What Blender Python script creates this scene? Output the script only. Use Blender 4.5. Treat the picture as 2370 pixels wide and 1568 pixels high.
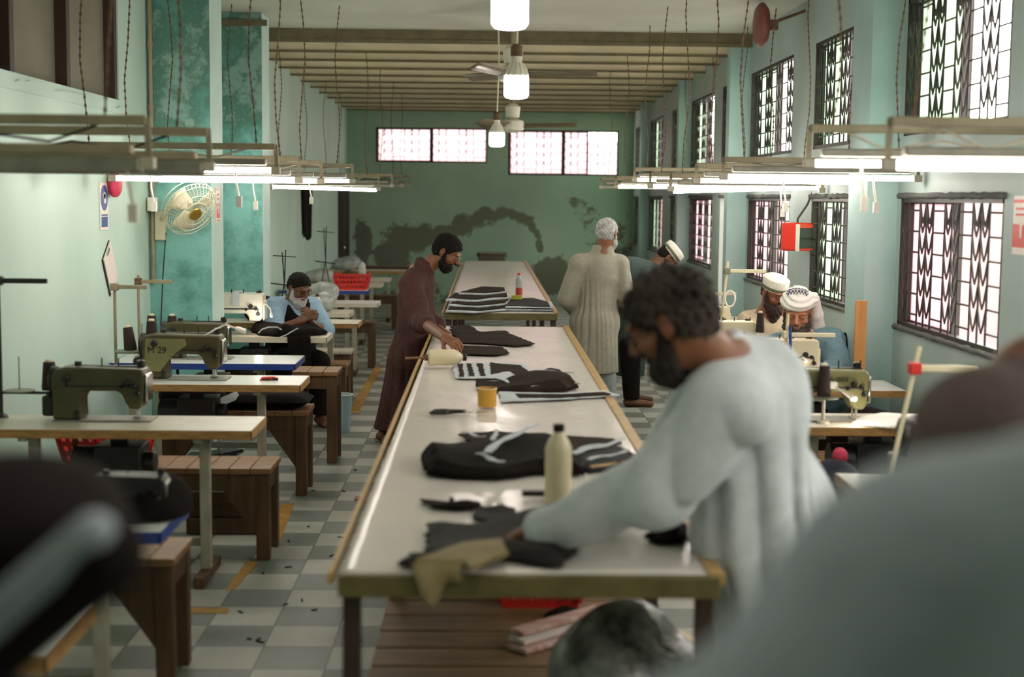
import bpy, math, random
import numpy as np
from mathutils import Vector, Matrix, Euler, noise as mnoise

for o in list(bpy.data.objects):
    bpy.data.objects.remove(o)
SC = bpy.context.scene
COL = SC.collection
random.seed(7)
PI = math.pi

# ---------------------------------------------------------------- camera
CAM_H = 1.85
cam_data = bpy.data.cameras.new('camera')
cam = bpy.data.objects.new('camera', cam_data)
COL.objects.link(cam)
cam_data.lens = 50.0
cam_data.sensor_width = 36.0
cam_data.clip_start = 0.05
CAM_R = (Matrix.Rotation(-math.radians(1.05), 3, 'Z') @ Matrix.Rotation(math.radians(90 - 5.65), 3, 'X')
         @ Matrix.Rotation(math.radians(0.58), 3, 'Z'))
cam.matrix_world = Matrix.Translation((0, 0, CAM_H)) @ CAM_R.to_4x4()
cam_data.dof.use_dof = True
cam_data.dof.focus_distance = 10.3
cam_data.dof.aperture_fstop = 1.8
SC.camera = cam

# ---------------------------------------------------------------- world, exposure
SC.view_settings.view_transform = 'Standard'
SC.view_settings.look = 'None'
SC.view_settings.exposure = 0.55
SC.view_settings.gamma = 1.0
SC.view_settings.use_curve_mapping = False
w = bpy.data.worlds.new('sky')
SC.world = w
w.use_nodes = True
bgn = w.node_tree.nodes['Background']
bgn.inputs[0].default_value = (1.0, 0.965, 0.90, 1)
bgn.inputs[1].default_value = 7.0
SC.cycles.max_bounces = 8
SC.cycles.diffuse_bounces = 5
SC.cycles.transparent_max_bounces = 16
SC.cycles.caustics_reflective = False
SC.cycles.caustics_refractive = False
SC.cycles.sample_clamp_indirect = 6.0
SC.cycles.use_denoising = True
TUBE_POWER = 32.0
BULB_POWER = 50.0

# ---------------------------------------------------------------- helpers
FPX = 50 / 36 * 2370


def at(px, py, Y):
    """pixel of the 2370 x 1568 photograph and a depth Y in metres -> the point in the room"""
    d = CAM_R @ Vector(((px - 1185) / FPX, -(py - 784) / FPX, -1))
    return Vector((0, 0, CAM_H)) + d * (Y / d.y)


def onz(px, py, z):
    d = CAM_R @ Vector(((px - 1185) / FPX, -(py - 784) / FPX, -1))
    return Vector((0, 0, CAM_H)) + d * ((z - CAM_H) / d.z)


def onx(px, py, x):
    d = CAM_R @ Vector(((px - 1185) / FPX, -(py - 784) / FPX, -1))
    return Vector((0, 0, CAM_H)) + d * (x / d.x)


def rgb(r, g, b):
    f = lambda v: (v / 255 / 12.92) if v / 255 <= .04045 else ((v / 255 + .055) / 1.055) ** 2.4
    return (f(r), f(g), f(b), 1)


MATS = {}


def mat(name, col, rough=.6, metal=0., var=.0, vscale=6., bump=0., bscale=40., spec=.5, col2=None, stretch=(1, 1, 1),
        trans=0., emit=0., sheen=0., alpha=1.):
    m = bpy.data.materials.new(name)
    m.use_nodes = True
    nt = m.node_tree
    b = nt.nodes['Principled BSDF']
    b.inputs['Roughness'].default_value = rough
    b.inputs['Metallic'].default_value = metal
    b.inputs['Specular IOR Level'].default_value = spec
    b.inputs['Base Color'].default_value = col
    if trans:
        b.inputs['Transmission Weight'].default_value = trans
        b.inputs['IOR'].default_value = 1.2
    if sheen:
        b.inputs['Sheen Weight'].default_value = sheen
    if alpha < 1:
        b.inputs['Alpha'].default_value = alpha
    if emit:
        b.inputs['Emission Color'].default_value = col
        b.inputs['Emission Strength'].default_value = emit
    if var or col2 or bump:
        tc = nt.nodes.new('ShaderNodeTexCoord')
        mp = nt.nodes.new('ShaderNodeMapping')
        mp.inputs['Scale'].default_value = stretch
        nt.links.new(tc.outputs['Object'], mp.inputs['Vector'])
    if var or col2:
        n = nt.nodes.new('ShaderNodeTexNoise')
        n.inputs['Scale'].default_value = vscale
        n.inputs['Detail'].default_value = 5
        nt.links.new(mp.outputs[0], n.inputs['Vector'])
        r = nt.nodes.new('ShaderNodeValToRGB')
        c2 = col2 or tuple(v * (1 - var) for v in col[:3]) + (1,)
        r.color_ramp.elements[0].position = .35
        r.color_ramp.elements[1].position = .65
        r.color_ramp.elements[0].color = c2
        r.color_ramp.elements[1].color = col
        nt.links.new(n.outputs['Fac'], r.inputs[0])
        nt.links.new(r.outputs[0], b.inputs['Base Color'])
    if bump:
        n2 = nt.nodes.new('ShaderNodeTexNoise')
        n2.inputs['Scale'].default_value = bscale
        n2.inputs['Detail'].default_value = 4
        nt.links.new(mp.outputs[0], n2.inputs['Vector'])
        bp = nt.nodes.new('ShaderNodeBump')
        bp.inputs['Strength'].default_value = bump
        bp.inputs['Distance'].default_value = .02
        nt.links.new(n2.outputs['Fac'], bp.inputs['Height'])
        nt.links.new(bp.outputs[0], b.inputs['Normal'])
    MATS[name] = m
    return m


class MB:
    """collects shapes; build() links them as ONE mesh object"""

    def __init__(s):
        s.v = []
        s.f = []

    def add(s, vs, fs):
        n = len(s.v)
        s.v += [tuple(p) for p in vs]
        s.f += [tuple(i + n for i in f) for f in fs]
        return s

    def box(s, c, d, rz=0., M=None):
        x, y, z = d[0] / 2, d[1] / 2, d[2] / 2
        vs = [Vector((a * x, b * y, e * z)) for a in (-1, 1) for b in (-1, 1) for e in (-1, 1)]
        R = M or Matrix.Rotation(rz, 3, 'Z')
        vs = [R @ p + Vector(c) for p in vs]
        return s.add(vs, [(0, 1, 3, 2), (4, 6, 7, 5), (0, 4, 5, 1), (2, 3, 7, 6), (0, 2, 6, 4), (1, 5, 7, 3)])

    def span(s, a, b):
        return s.box([(p + q) / 2 for p, q in zip(a, b)], [abs(q - p) for p, q in zip(a, b)])

    def beam(s, p, q, wd, h, up=(0, 0, 1)):
        p, q = Vector(p), Vector(q)
        d = (q - p)
        L = d.length
        d.normalize()
        u = Vector(up)
        if abs(d.dot(u)) > .95:
            u = Vector((1, 0, 0))
        a = d.cross(u).normalized()
        b = a.cross(d).normalized()
        M = Matrix((a, d, b)).transposed()
        return s.box((p + q) / 2, (wd, L, h), M=M)

    def tube(s, pts, r, n=8, closed=False):
        pts = [Vector(p) for p in pts]
        rs = r if isinstance(r, (list, tuple)) else [r] * len(pts)
        N = len(pts)
        rings = []
        prev = None
        for i, p in enumerate(pts):
            if closed:
                t = pts[(i + 1) % N] - pts[i - 1]
            else:
                t = pts[min(i + 1, N - 1)] - pts[max(i - 1, 0)]
            t.normalize()
            if prev is None:
                a = t.orthogonal().normalized()
            else:
                a = (prev - t * prev.dot(t))
                a = a.normalized() if a.length > 1e-6 else t.orthogonal().normalized()
            prev = a
            b = t.cross(a)
            rings.append([p + (a * math.cos(2 * PI * k / n) + b * math.sin(2 * PI * k / n)) * rs[i] for k in range(n)])
        vs = [v for rg in rings for v in rg]
        fs = []
        for i in range(N if closed else N - 1):
            j = (i + 1) % N
            for k in range(n):
                k2 = (k + 1) % n
                fs.append((i * n + k, i * n + k2, j * n + k2, j * n + k))
        if not closed:
            fs.append(tuple(range(n - 1, -1, -1)))
            fs.append(tuple((N - 1) * n + k for k in range(n)))
        return s.add(vs, fs)

    def lathe(s, prof, c=(0, 0, 0), n=16, M=None):
        vs = []
        for r, z in prof:
            for k in range(n):
                p = Vector((r * math.cos(2 * PI * k / n), r * math.sin(2 * PI * k / n), z))
                vs.append((M @ p if M else p) + Vector(c))
        fs = []
        for i in range(len(prof) - 1):
            for k in range(n):
                k2 = (k + 1) % n
                fs.append((i * n + k, i * n + k2, (i + 1) * n + k2, (i + 1) * n + k))
        fs.append(tuple(range(n - 1, -1, -1)))
        fs.append(tuple((len(prof) - 1) * n + k for k in range(n)))
        return s.add(vs, fs)

    def prism(s, poly, a, b, M=None, c=(0, 0, 0)):
        """poly in local (x, z), extruded along y from a to b"""
        n = len(poly)
        vs = [Vector((x, a, z)) for x, z in poly] + [Vector((x, b, z)) for x, z in poly]
        vs = [(M @ p if M else p) + Vector(c) for p in vs]
        fs = [tuple(range(n)), tuple(range(2 * n - 1, n - 1, -1))]
        for i in range(n):
            j = (i + 1) % n
            fs.append((i, n + i, n + j, j))
        return s.add(vs, fs)

    def grid(s, fn, nu, nv):
        vs = [fn(i / nu, j / nv) for i in range(nu + 1) for j in range(nv + 1)]
        fs = [(i * (nv + 1) + j, (i + 1) * (nv + 1) + j, (i + 1) * (nv + 1) + j + 1, i * (nv + 1) + j + 1)
              for i in range(nu) for j in range(nv)]
        return s.add(vs, fs)

    def ball(s, c, r, n=12, M=None):
        r = r if isinstance(r, (tuple, list)) else (r, r, r)
        m = n // 2
        prof = [(math.sin(PI * i / m), -math.cos(PI * i / m)) for i in range(m + 1)]
        prof[0] = (1e-3, -1)
        prof[-1] = (1e-3, 1)
        S = Matrix.Diagonal(r)
        return s.lathe(prof, c, n, (M @ S) if M else S)

    def build(s, name, m, parent=None, bevel=0., smooth=35., loc=None, seg=2):
        me = bpy.data.meshes.new(name)
        me.from_pydata(s.v, [], s.f)
        o = bpy.data.objects.new(name, me)
        me.materials.append(m if not isinstance(m, str) else MATS[m])
        COL.objects.link(o)
        if parent:
            o.parent = parent
        if loc:
            o.location = loc
        fix_normals(me)
        if smooth:
            me.polygons.foreach_set('use_smooth', [True] * len(me.polygons))
            me.set_sharp_from_angle(angle=math.radians(smooth))
        if bevel:
            md = o.modifiers.new('bevel', 'BEVEL')
            md.width = bevel
            md.segments = seg
            md.limit_method = 'ANGLE'
        return o


import bmesh


def fix_normals(me):
    bm = bmesh.new()
    bm.from_mesh(me)
    bmesh.ops.recalc_face_normals(bm, faces=bm.faces)
    bm.to_mesh(me)
    bm.free()


def tag(o, label=None, cat=None, group=None, kind=None):
    if label:
        o['label'] = label
    if cat:
        o['category'] = cat
    if group:
        o['group'] = group
    if kind:
        o['kind'] = kind
    return o


def struct(o, label=None):
    o['kind'] = 'structure'
    if label:
        o['label'] = label
    return o


def thing(name, label, cat, loc=(0, 0, 0), rz=0., group=None):
    o = bpy.data.objects.new(name, None)
    o.empty_display_size = .1
    COL.objects.link(o)
    o.location = loc
    o.rotation_euler = (0, 0, rz)
    return tag(o, label, cat, group)


def dup(root, loc, rz=None, label=None):
    def rec(o, par):
        c = o.copy()
        COL.objects.link(c)
        if par:
            c.parent = par
        for ch in list(o.children):
            rec(ch, c)
        return c
    r = rec(root, None)
    r.location = loc
    if rz is not None:
        r.rotation_euler = (0, 0, rz)
    if label:
        r['label'] = label
    return r


def text(txt, size, m, parent, loc, rot, name='lettering', depth=.0008):
    cu = bpy.data.curves.new(name, 'FONT')
    cu.body = txt
    cu.size = size
    cu.extrude = depth
    cu.align_x = 'CENTER'
    cu.align_y = 'CENTER'
    t = bpy.data.objects.new(name, cu)
    COL.objects.link(t)
    dg = bpy.context.evaluated_depsgraph_get()
    me = bpy.data.meshes.new_from_object(t.evaluated_get(dg))
    bpy.data.objects.remove(t)
    o = bpy.data.objects.new(name, me)
    me.materials.clear()
    me.materials.append(MATS[m])
    COL.objects.link(o)
    o.parent = parent
    o.location = loc
    o.rotation_euler = rot
    return o


# ---------------------------------------------------------------- materials
mat('ceiling_paint', rgb(205, 205, 192), .8, var=.12, vscale=1.5)
mat('joist_steel', rgb(110, 100, 72), .7, var=.3, vscale=8)
mat('ceiling_panel', rgb(216, 206, 176), .8, var=.12, vscale=2)
mat('wall_left', rgb(192, 214, 202), .65, col2=rgb(180, 205, 193), vscale=1.2, bump=.15, bscale=12, stretch=(1, 1, .5))
mat('wall_right', rgb(168, 184, 180), .6, col2=rgb(156, 174, 170), vscale=1.3, bump=.15, bscale=12)
mat('pillar_teal', rgb(84, 168, 162), .6, col2=rgb(62, 138, 132), vscale=3, bump=.2, bscale=20)
mat('pillar_pale', rgb(190, 216, 208), .6, var=.1, vscale=3, bump=.15)
mat('plaster_grey', rgb(122, 118, 100), .8, var=.15, vscale=3)
mat('dark_wood', rgb(62, 44, 32), .6, var=.4, vscale=6, stretch=(1, 1, .15))
mat('frame_iron', rgb(52, 46, 42), .55, metal=.2, var=.3, vscale=12)
mat('outer_wall', rgb(172, 144, 148), .9, var=.08, vscale=.8)
mat('outer_ground', rgb(190, 186, 180), .9)
mat('wood', rgb(150, 112, 72), .55, var=.35, vscale=9, stretch=(.25, 3, 3), bump=.1)
mat('wood_dark', rgb(104, 76, 48), .6, var=.4, vscale=8, stretch=(3, 3, .3), bump=.1)
mat('ply_edge', rgb(176, 132, 76), .6, var=.35, vscale=20, stretch=(1, 1, 6))
mat('laminate', rgb(214, 204, 184), .32, var=.16, vscale=5)
mat('laminate_white', rgb(222, 224, 220), .25, var=.08, vscale=7)
mat('blue_edge', rgb(40, 66, 140), .4, var=.15, vscale=9)
mat('steel_cream', rgb(186, 178, 158), .45, var=.25, vscale=10)
mat('steel_grey', rgb(140, 136, 122), .45, metal=.3, var=.25, vscale=12)
mat('chrome', rgb(210, 208, 200), .18, metal=1.)
mat('olive', rgb(76, 70, 42), .38, var=.3, vscale=7)
mat('olive_light', rgb(124, 122, 78), .38, var=.2, vscale=7)
mat('cream', rgb(222, 210, 178), .35, var=.1, vscale=6)
mat('offwhite', rgb(226, 222, 206), .4, var=.08)
mat('black_metal', rgb(32, 28, 27), .4, var=.2)
mat('black_plastic', rgb(26, 24, 24), .35)
mat('thread_dark', rgb(52, 38, 36), .85, bump=.4, bscale=160, stretch=(1, 1, 4))
mat('white_plastic', rgb(232, 226, 214), .4)
mat('tray_green', rgb(120, 128, 104), .45, var=.2)
mat('red_plastic', rgb(206, 44, 36), .4)
mat('red_box', rgb(222, 52, 34), .38)
mat('cord_white', rgb(214, 205, 186), .6)
mat('cord_black', rgb(36, 34, 34), .6)
mat('rust', rgb(108, 80, 56), .7, var=.4, vscale=12)
mat('pipe_cream', rgb(150, 138, 110), .5, var=.25, vscale=8)
mat('black_cloth', rgb(26, 19, 17), .95, var=.3, vscale=14, bump=.25, bscale=60, spec=.15)
mat('brown_cloth', rgb(48, 37, 28), .95, var=.3, vscale=14, bump=.25, bscale=60, spec=.15)
mat('grey_lining', rgb(196, 202, 206), .8, var=.12, vscale=18)
mat('paper', rgb(228, 214, 206), .8, var=.05)
mat('skin', rgb(136, 86, 58), .5, var=.18, vscale=14)
mat('skin_dark', rgb(112, 72, 48), .5, var=.18, vscale=14)
mat('skin_pale', rgb(176, 120, 88), .5, var=.15, vscale=14)
mat('hair_black', rgb(24, 17, 15), .8, spec=.25, bump=.6, bscale=130)
mat('hair_grey', rgb(84, 78, 72), .8, col2=rgb(50, 44, 40), vscale=20, bump=.6, bscale=130)
mat('hair_salt', rgb(74, 64, 58), .85, col2=rgb(26, 20, 18), vscale=11, bump=.6, bscale=130, spec=.25)
mat('hair_white', rgb(206, 204, 200), .8, col2=rgb(160, 158, 156), vscale=30, bump=.6, bscale=130)
mat('beard_brown', rgb(50, 30, 24), .8, bump=.6, bscale=130)
mat('pillar_blue', rgb(166, 194, 190), .6, col2=rgb(152, 182, 178), vscale=2, bump=.15)
mat('mortar', rgb(96, 98, 92), .9, var=.3, vscale=20)
mat('tape_yellow', rgb(186, 140, 52), .6, var=.25, vscale=14)
mat('wood_plank', rgb(140, 108, 72), .55, var=.4, vscale=5, stretch=(.5, 4, 3), bump=.1)
mat('tape_red', rgb(150, 60, 50), .5, var=.2)
mat('roll_brown', rgb(150, 132, 92), .8, var=.2, vscale=10, bump=.2)
mat('tape_green', rgb(176, 176, 60), .5)
mat('bucket_blue', rgb(160, 184, 196), .4)
mat('fan_red', rgb(120, 62, 58), .5)
mat('navy', rgb(48, 46, 88), .7)
# ================================================================ THE ROOM
XL, XR, YB, ZC = -2.45, 2.55, 25.0, 3.45
YN = -3.5

# floor: checkered tiles
def floor_mat():
    m = bpy.data.materials.new('floor_tiles')
    m.use_nodes = True
    nt = m.node_tree
    N, L = nt.nodes, nt.links
    b = N['Principled BSDF']
    tc = N.new('ShaderNodeTexCoord')
    mp = N.new('ShaderNodeMapping')
    T = .2835
    mp.inputs['Scale'].default_value = (1 / T, 1 / T, 1)
    mp.inputs['Location'].default_value = (FLOOR_OX, FLOOR_OY, .5)
    L.new(tc.outputs['Object'], mp.inputs[0])
    ck = N.new('ShaderNodeTexChecker')
    ck.inputs['Scale'].default_value = 1.0
    ck.inputs['Color1'].default_value = rgb(176, 178, 166)
    ck.inputs['Color2'].default_value = rgb(116, 124, 114)
    L.new(mp.outputs[0], ck.inputs[0])
    # grout
    sx = N.new('ShaderNodeSeparateXYZ')
    L.new(mp.outputs[0], sx.inputs[0])
    lines = []
    for k in (0, 1):
        fr = N.new('ShaderNodeMath'); fr.operation = 'FRACT'
        L.new(sx.outputs[k], fr.inputs[0])
        a = N.new('ShaderNodeMath'); a.operation = 'SUBTRACT'; a.inputs[1].default_value = .5
        L.new(fr.outputs[0], a.inputs[0])
        ab = N.new('ShaderNodeMath'); ab.operation = 'ABSOLUTE'
        L.new(a.outputs[0], ab.inputs[0])
        g = N.new('ShaderNodeMath'); g.operation = 'GREATER_THAN'; g.inputs[1].default_value = .488
        L.new(ab.outputs[0], g.inputs[0])
        lines.append(g)
    mx = N.new('ShaderNodeMath'); mx.operation = 'MAXIMUM'
    L.new(lines[0].outputs[0], mx.inputs[0]); L.new(lines[1].outputs[0], mx.inputs[1])
    n1 = N.new('ShaderNodeTexNoise'); n1.inputs['Scale'].default_value = 2.2; n1.inputs['Detail'].default_value = 6
    L.new(tc.outputs['Object'], n1.inputs['Vector'])
    r1 = N.new('ShaderNodeMapRange'); r1.inputs[1].default_value = .3; r1.inputs[2].default_value = .7
    r1.inputs[3].default_value = .72; r1.inputs[4].default_value = 1.08
    L.new(n1.outputs['Fac'], r1.inputs[0])
    mm = N.new('ShaderNodeMix'); mm.data_type = 'RGBA'; mm.blend_type = 'MULTIPLY'; mm.inputs[0].default_value = 1
    L.new(ck.outputs['Color'], mm.inputs[6]); L.new(r1.outputs[0], mm.inputs[7])
    m2 = N.new('ShaderNodeMix'); m2.data_type = 'RGBA'
    L.new(mx.outputs[0], m2.inputs[0]); L.new(mm.outputs[2], m2.inputs[6])
    m2.inputs[7].default_value = rgb(82, 84, 76)
    L.new(m2.outputs[2], b.inputs['Base Color'])
    b.inputs['Roughness'].default_value = .45
    return m


FLOOR_OX, FLOOR_OY = 0.0, 0.0
p0 = onz(656, 1406, 0)
FLOOR_OX = -p0.x / .2835
FLOOR_OY = -p0.y / .2835 + 1
struct(MB().span((XL - .3, YN - .2, -.12), (XR + .3, YB + .3, 0)).build('floor', floor_mat(), smooth=0), 'grey and pale checkered tile floor')

# ceiling: flat slab, then panels between iron joists
cb = MB().span((XL - .3, YN - .2, ZC), (XR + .3, 13.9, ZC + .15))
struct(cb.build('ceiling', 'ceiling_paint', smooth=0))
cp = MB().span((XL - .3, 13.9, ZC + .02), (XR + .3, YB + .3, ZC + .17))
struct(cp.build('ceiling_panels', 'ceiling_panel', smooth=0))
for i, y in enumerate([13.95, 15.0, 15.95, 16.93, 17.92, 18.93, 19.93, 20.95, 22.0, 23.1, 24.1, 24.9]):
    j = MB().box((.05, y, ZC - .03), (XR - XL, .05 if i else .09, .14)).build('ceiling_beam', 'ceiling_panel' if i else 'joist_steel', smooth=0)
    MB().box((.05, y - .01, ZC - .108), (XR - XL, .09, .016 if i else .03)).build('beam_flange', 'joist_steel', j, smooth=0)
    struct(j)

# left wall with boarded opening, two pilasters
lw = MB().span((XL - .2, YN, 0), (XL, 4.5, ZC)).span((XL - .2, 4.5, 0), (XL, 9.6, 2.47))
lw.span((XL - .2, 9.6, 0), (XL, YB, ZC))
struct(lw.build('wall_left', 'wall_left', smooth=0))
# ragged plaster lip under the boarded opening
rg = MB()
pts = []
for i in range(61):
    y = 4.5 + 5.1 * i / 60
    pts.append((y, 2.44 + .05 * mnoise.noise((y * 3, 1, 0)) + .03 * mnoise.noise((y * 11, 4, 0)) - .05 * (y - 8) * .1))
poly = [(4.5, 2.38)] + pts + [(9.6, 2.38)]
rg.prism([(y, z) for y, z in poly], 0, .07, Matrix(((0, 1, 0), (1, 0, 0), (0, 0, 1))), (XL - .06, 0, 0))
struct(rg.build('wall_left_sill', 'wall_left', smooth=0))
wb = MB().span((XL - .12, 4.5, 2.4), (XL - .08, 9.6, ZC))
wb1 = struct(wb.build('window_1', 'plaster_grey', smooth=0), 'grey boarded window high in the pale wall')
for y in (5.5, 6.5, 7.5, 8.5, 9.57):
    MB().span((XL - .09, y - .035, 2.42), (XL - .01, y + .035, ZC)).build('mullion', 'dark_wood', wb1)
def pilaster(name, y0, y1):
    o = MB().span((XL, y0, 0), (-2.0, y1, ZC)).build(name, 'pillar_pale', smooth=0)
    f = MB().span((XL, y0 - .006, 0), (-2.002, y0, ZC)).build('painted_face', 'pillar_face', o, smooth=0)
    return struct(o)


def mottled():
    m = mat('pillar_face', rgb(96, 158, 150), .6)
    nt = m.node_tree
    N, L = nt.nodes, nt.links
    b = N['Principled BSDF']
    tc = N.new('ShaderNodeTexCoord')
    n1 = N.new('ShaderNodeTexNoise'); n1.inputs['Scale'].default_value = 3.5; n1.inputs['Detail'].default_value = 9
    n1.inputs['Roughness'].default_value = .7
    L.new(tc.outputs['Object'], n1.inputs['Vector'])
    sp = N.new('ShaderNodeSeparateXYZ'); L.new(tc.outputs['Object'], sp.inputs[0])
    mr = N.new('ShaderNodeMapRange'); mr.inputs[1].default_value = 1.9; mr.inputs[2].default_value = 2.5
    mr.inputs[3].default_value = 0; mr.inputs[4].default_value = .22
    L.new(sp.outputs[2], mr.inputs[0])
    ad = N.new('ShaderNodeMath'); ad.operation = 'ADD'
    L.new(n1.outputs['Fac'], ad.inputs[0]); L.new(mr.outputs[0], ad.inputs[1])
    r = N.new('ShaderNodeValToRGB')
    e = r.color_ramp.elements
    e[0].position = .45; e[0].color = rgb(120, 178, 170)
    e[1].position = .62; e[1].color = rgb(84, 140, 130)
    x = e.new(.72); x.color = rgb(74, 116, 102)
    x = e.new(.8); x.color = rgb(124, 160, 148)
    L.new(ad.outputs[0], r.inputs[0])
    L.new(r.outputs[0], b.inputs['Base Color'])


mottled()
pilaster('wall_left_pillar', 10.4, 10.86)
pilaster('wall_left_pillar', 12.78, 13.2)
struct(MB().box((-2.2, 12.75, 3.36), (.5, .05, .05)).build('trim_1', 'joist_steel', smooth=0))
# dark doorway near the back on the left
d1 = MB().span((XL - .02, 23.5, 0), (XL + .05, 24.9, 1.98)).build('door_1', 'dark_wood')
struct(d1, 'dark brown wooden door near the back corner')
MB().span((XL + .05, 23.7, .15), (XL + .07, 24.15, 1.85)).span((XL + .05, 24.3, .15), (XL + .07, 24.75, 1.85)).build('door_panel', 'dark_wood', d1, bevel=.01)
MB().ball((XL + .09, 23.6, 1.0), .03).build('door_handle', 'chrome', d1)

# back wall: stained plaster, two high windows
BW = [(-1.945, -.01, 2.45, 3.05), (.36, 2.285, 2.25, 3.03)]


def back_wall():
    """one subdivided sheet with thickness, holes for the windows and a stain attribute"""
    xs = sorted(set([round(XL - .2 + i * .04, 3) for i in range(int((XR - XL + .4) / .04) + 1)] + [a for b in BW for a in b[:2]]))
    zs = sorted(set([round(i * .04, 3) for i in range(int(ZC / .04) + 2)] + [a for b in BW for a in b[2:]]))
    mb = MB()
    idx = {}
    vs, fs = [], []
    for i, x in enumerate(xs):
        for j, z in enumerate(zs):
            idx[i, j] = len(vs)
            vs.append((x, YB, z))
    for i in range(len(xs) - 1):
        for j in range(len(zs) - 1):
            cx, cz = (xs[i] + xs[i + 1]) / 2, (zs[j] + zs[j + 1]) / 2
            if any(a < cx < b and c < cz < d for a, b, c, d in BW):
                continue
            fs.append((idx[i, j], idx[i + 1, j], idx[i + 1, j + 1], idx[i, j + 1]))
    mb.add(vs, fs)
    return mb


def seg_d(P, a, b):
    a, b = np.array(a), np.array(b)
    d = b - a
    t = np.clip(((P - a) @ d) / (d @ d), 0, 1)
    return np.linalg.norm(P - a - t[:, None] * d, axis=1)


def wall_back_mat():
    m = mat('wall_back', rgb(132, 168, 146), .65)
    nt = m.node_tree
    N, L = nt.nodes, nt.links
    b = N['Principled BSDF']
    tc = N.new('ShaderNodeTexCoord')
    at_ = N.new('ShaderNodeAttribute'); at_.attribute_name = 'stain'
    n1 = N.new('ShaderNodeTexNoise'); n1.inputs['Scale'].default_value = 5; n1.inputs['Detail'].default_value = 8
    n1.inputs['Roughness'].default_value = .65
    L.new(tc.outputs['Object'], n1.inputs['Vector'])
    r0 = N.new('ShaderNodeValToRGB')
    r0.color_ramp.elements[0].position = .3; r0.color_ramp.elements[0].color = rgb(142, 172, 152)
    r0.color_ramp.elements[1].position = .7; r0.color_ramp.elements[1].color = rgb(166, 190, 168)
    n0 = N.new('ShaderNodeTexNoise'); n0.inputs['Scale'].default_value = .9; n0.inputs['Detail'].default_value = 6
    L.new(tc.outputs['Object'], n0.inputs['Vector']); L.new(n0.outputs['Fac'], r0.inputs[0])
    sm = N.new('ShaderNodeMath'); sm.operation = 'MULTIPLY_ADD'; sm.inputs[1].default_value = 2.3; sm.inputs[2].default_value = -1.15
    L.new(n1.outputs['Fac'], sm.inputs[0])
    ad = N.new('ShaderNodeMath'); ad.operation = 'ADD'
    L.new(sm.outputs[0], ad.inputs[0]); L.new(at_.outputs['Fac'], ad.inputs[1])
    rr = N.new('ShaderNodeMapRange'); rr.inputs[1].default_value = .42; rr.inputs[2].default_value = .62
    L.new(ad.outputs[0], rr.inputs[0])
    mx = N.new('ShaderNodeMix'); mx.data_type = 'RGBA'
    L.new(rr.outputs[0], mx.inputs[0]); L.new(r0.outputs[0], mx.inputs[6])
    mx.inputs[7].default_value = rgb(104, 110, 90)
    L.new(mx.outputs[2], b.inputs['Base Color'])


wall_back_mat()
wbk = back_wall().build('wall_back', 'wall_back', smooth=0)
P = np.array([(v.co.x, v.co.z) for v in wbk.data.vertices])
st = np.zeros(len(P))
def bpt(px, py):
    q = at(px, py, YB)
    return (q.x, q.z)
arc = [bpt(*p) for p in [(985, 545), (1040, 543), (1080, 517), (1130, 497), (1165, 494), (1200, 502), (1226, 512), (1236, 528), (1246, 548), (1251, 580)]]
wd = [.17, .15, .13, .10, .08, .09, .07, .06, .05]
for a, b_, r in zip(arc[:-1], arc[1:], wd):
    st = np.maximum(st, np.clip(1.15 - seg_d(P, a, b_) / r * .6, 0, 1))
for (px, py, rx, rz) in [(930, 560, .36, .32), (905, 600, .3, .3), (975, 545, .3, .2), (1275, 640, .35, .34), (1330, 620, .16, .22),
                         (1360, 500, .25, .22), (1340, 470, .3, .12), (1420, 560, .5, .5), (840, 560, .16, .4), (1100, 650, .3, .25)]:
    c = bpt(px, py)
    d = np.sqrt(((P[:, 0] - c[0]) / rx) ** 2 + ((P[:, 1] - c[1]) / rz) ** 2)
    amp = 1.05 if px < 1000 or px == 1275 else .55
    st = np.maximum(st, np.clip(1.5 - d, 0, 1) * amp)
low = np.clip((.75 - P[:, 1]) / .7, 0, 1) * .55
st = np.maximum(st, low)
atr = wbk.data.attributes.new('stain', 'FLOAT', 'POINT')
atr.data.foreach_set('value', st.astype(np.float32))
sd = wbk.modifiers.new('thick', 'SOLIDIFY')
sd.thickness = .2
sd.offset = -1
fix_normals(wbk.data)
if wbk.data.polygons[0].normal.y > 0:
    wbk.data.flip_normals()
struct(wbk, 'green back wall with a dark arc of crumbling plaster')
struct(MB().span((XL - .2, YN - .2, 0), (XR + .2, YN, ZC)).build('wall_front', 'wall_left', smooth=0))

# right wall with two rows of windows
LOWZ, UPZ = (1.09, 1.875), (2.25, 3.07)
WY = [(-1.2, .55), (1.1, 2.85), (3.6, 5.35), (7.0, 8.76), (9.5, 11.2), (12.0, 13.92), (14.4, 15.6), (16.15, 17.95), (18.45, 19.85), (20.8, 22.45), (23.2, 24.72)]
rw = MB()
ycut = [YN] + [v for p in WY for v in p] + [YB]
for k in range(0, len(ycut) - 1, 2):
    rw.span((XR, ycut[k], 0), (XR + .10, ycut[k + 1], ZC))
for i, (a, b_) in enumerate(WY):
    z0 = .66 if i == 6 else LOWZ[0]
    for lo, hi in ((0, z0), (LOWZ[1], UPZ[0]), (UPZ[1], ZC)):
        rw.span((XR, a, lo), (XR + .10, b_, hi))
struct(rw.build('wall_right', 'wall_right', smooth=0))
for y0, y1, x in ((8.84, 9.3, 2.36), (14.02, 14.2, 2.36), (2.95, 3.4, 2.36), (18.02, 18.2, 2.4), (22.6, 22.8, 2.42)):
    struct(MB().span((x, y0, 0), (XR, y1, ZC)).build('wall_right_pillar', 'pillar_blue', smooth=0)) if 'pillar_blue' in MATS else None


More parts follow.
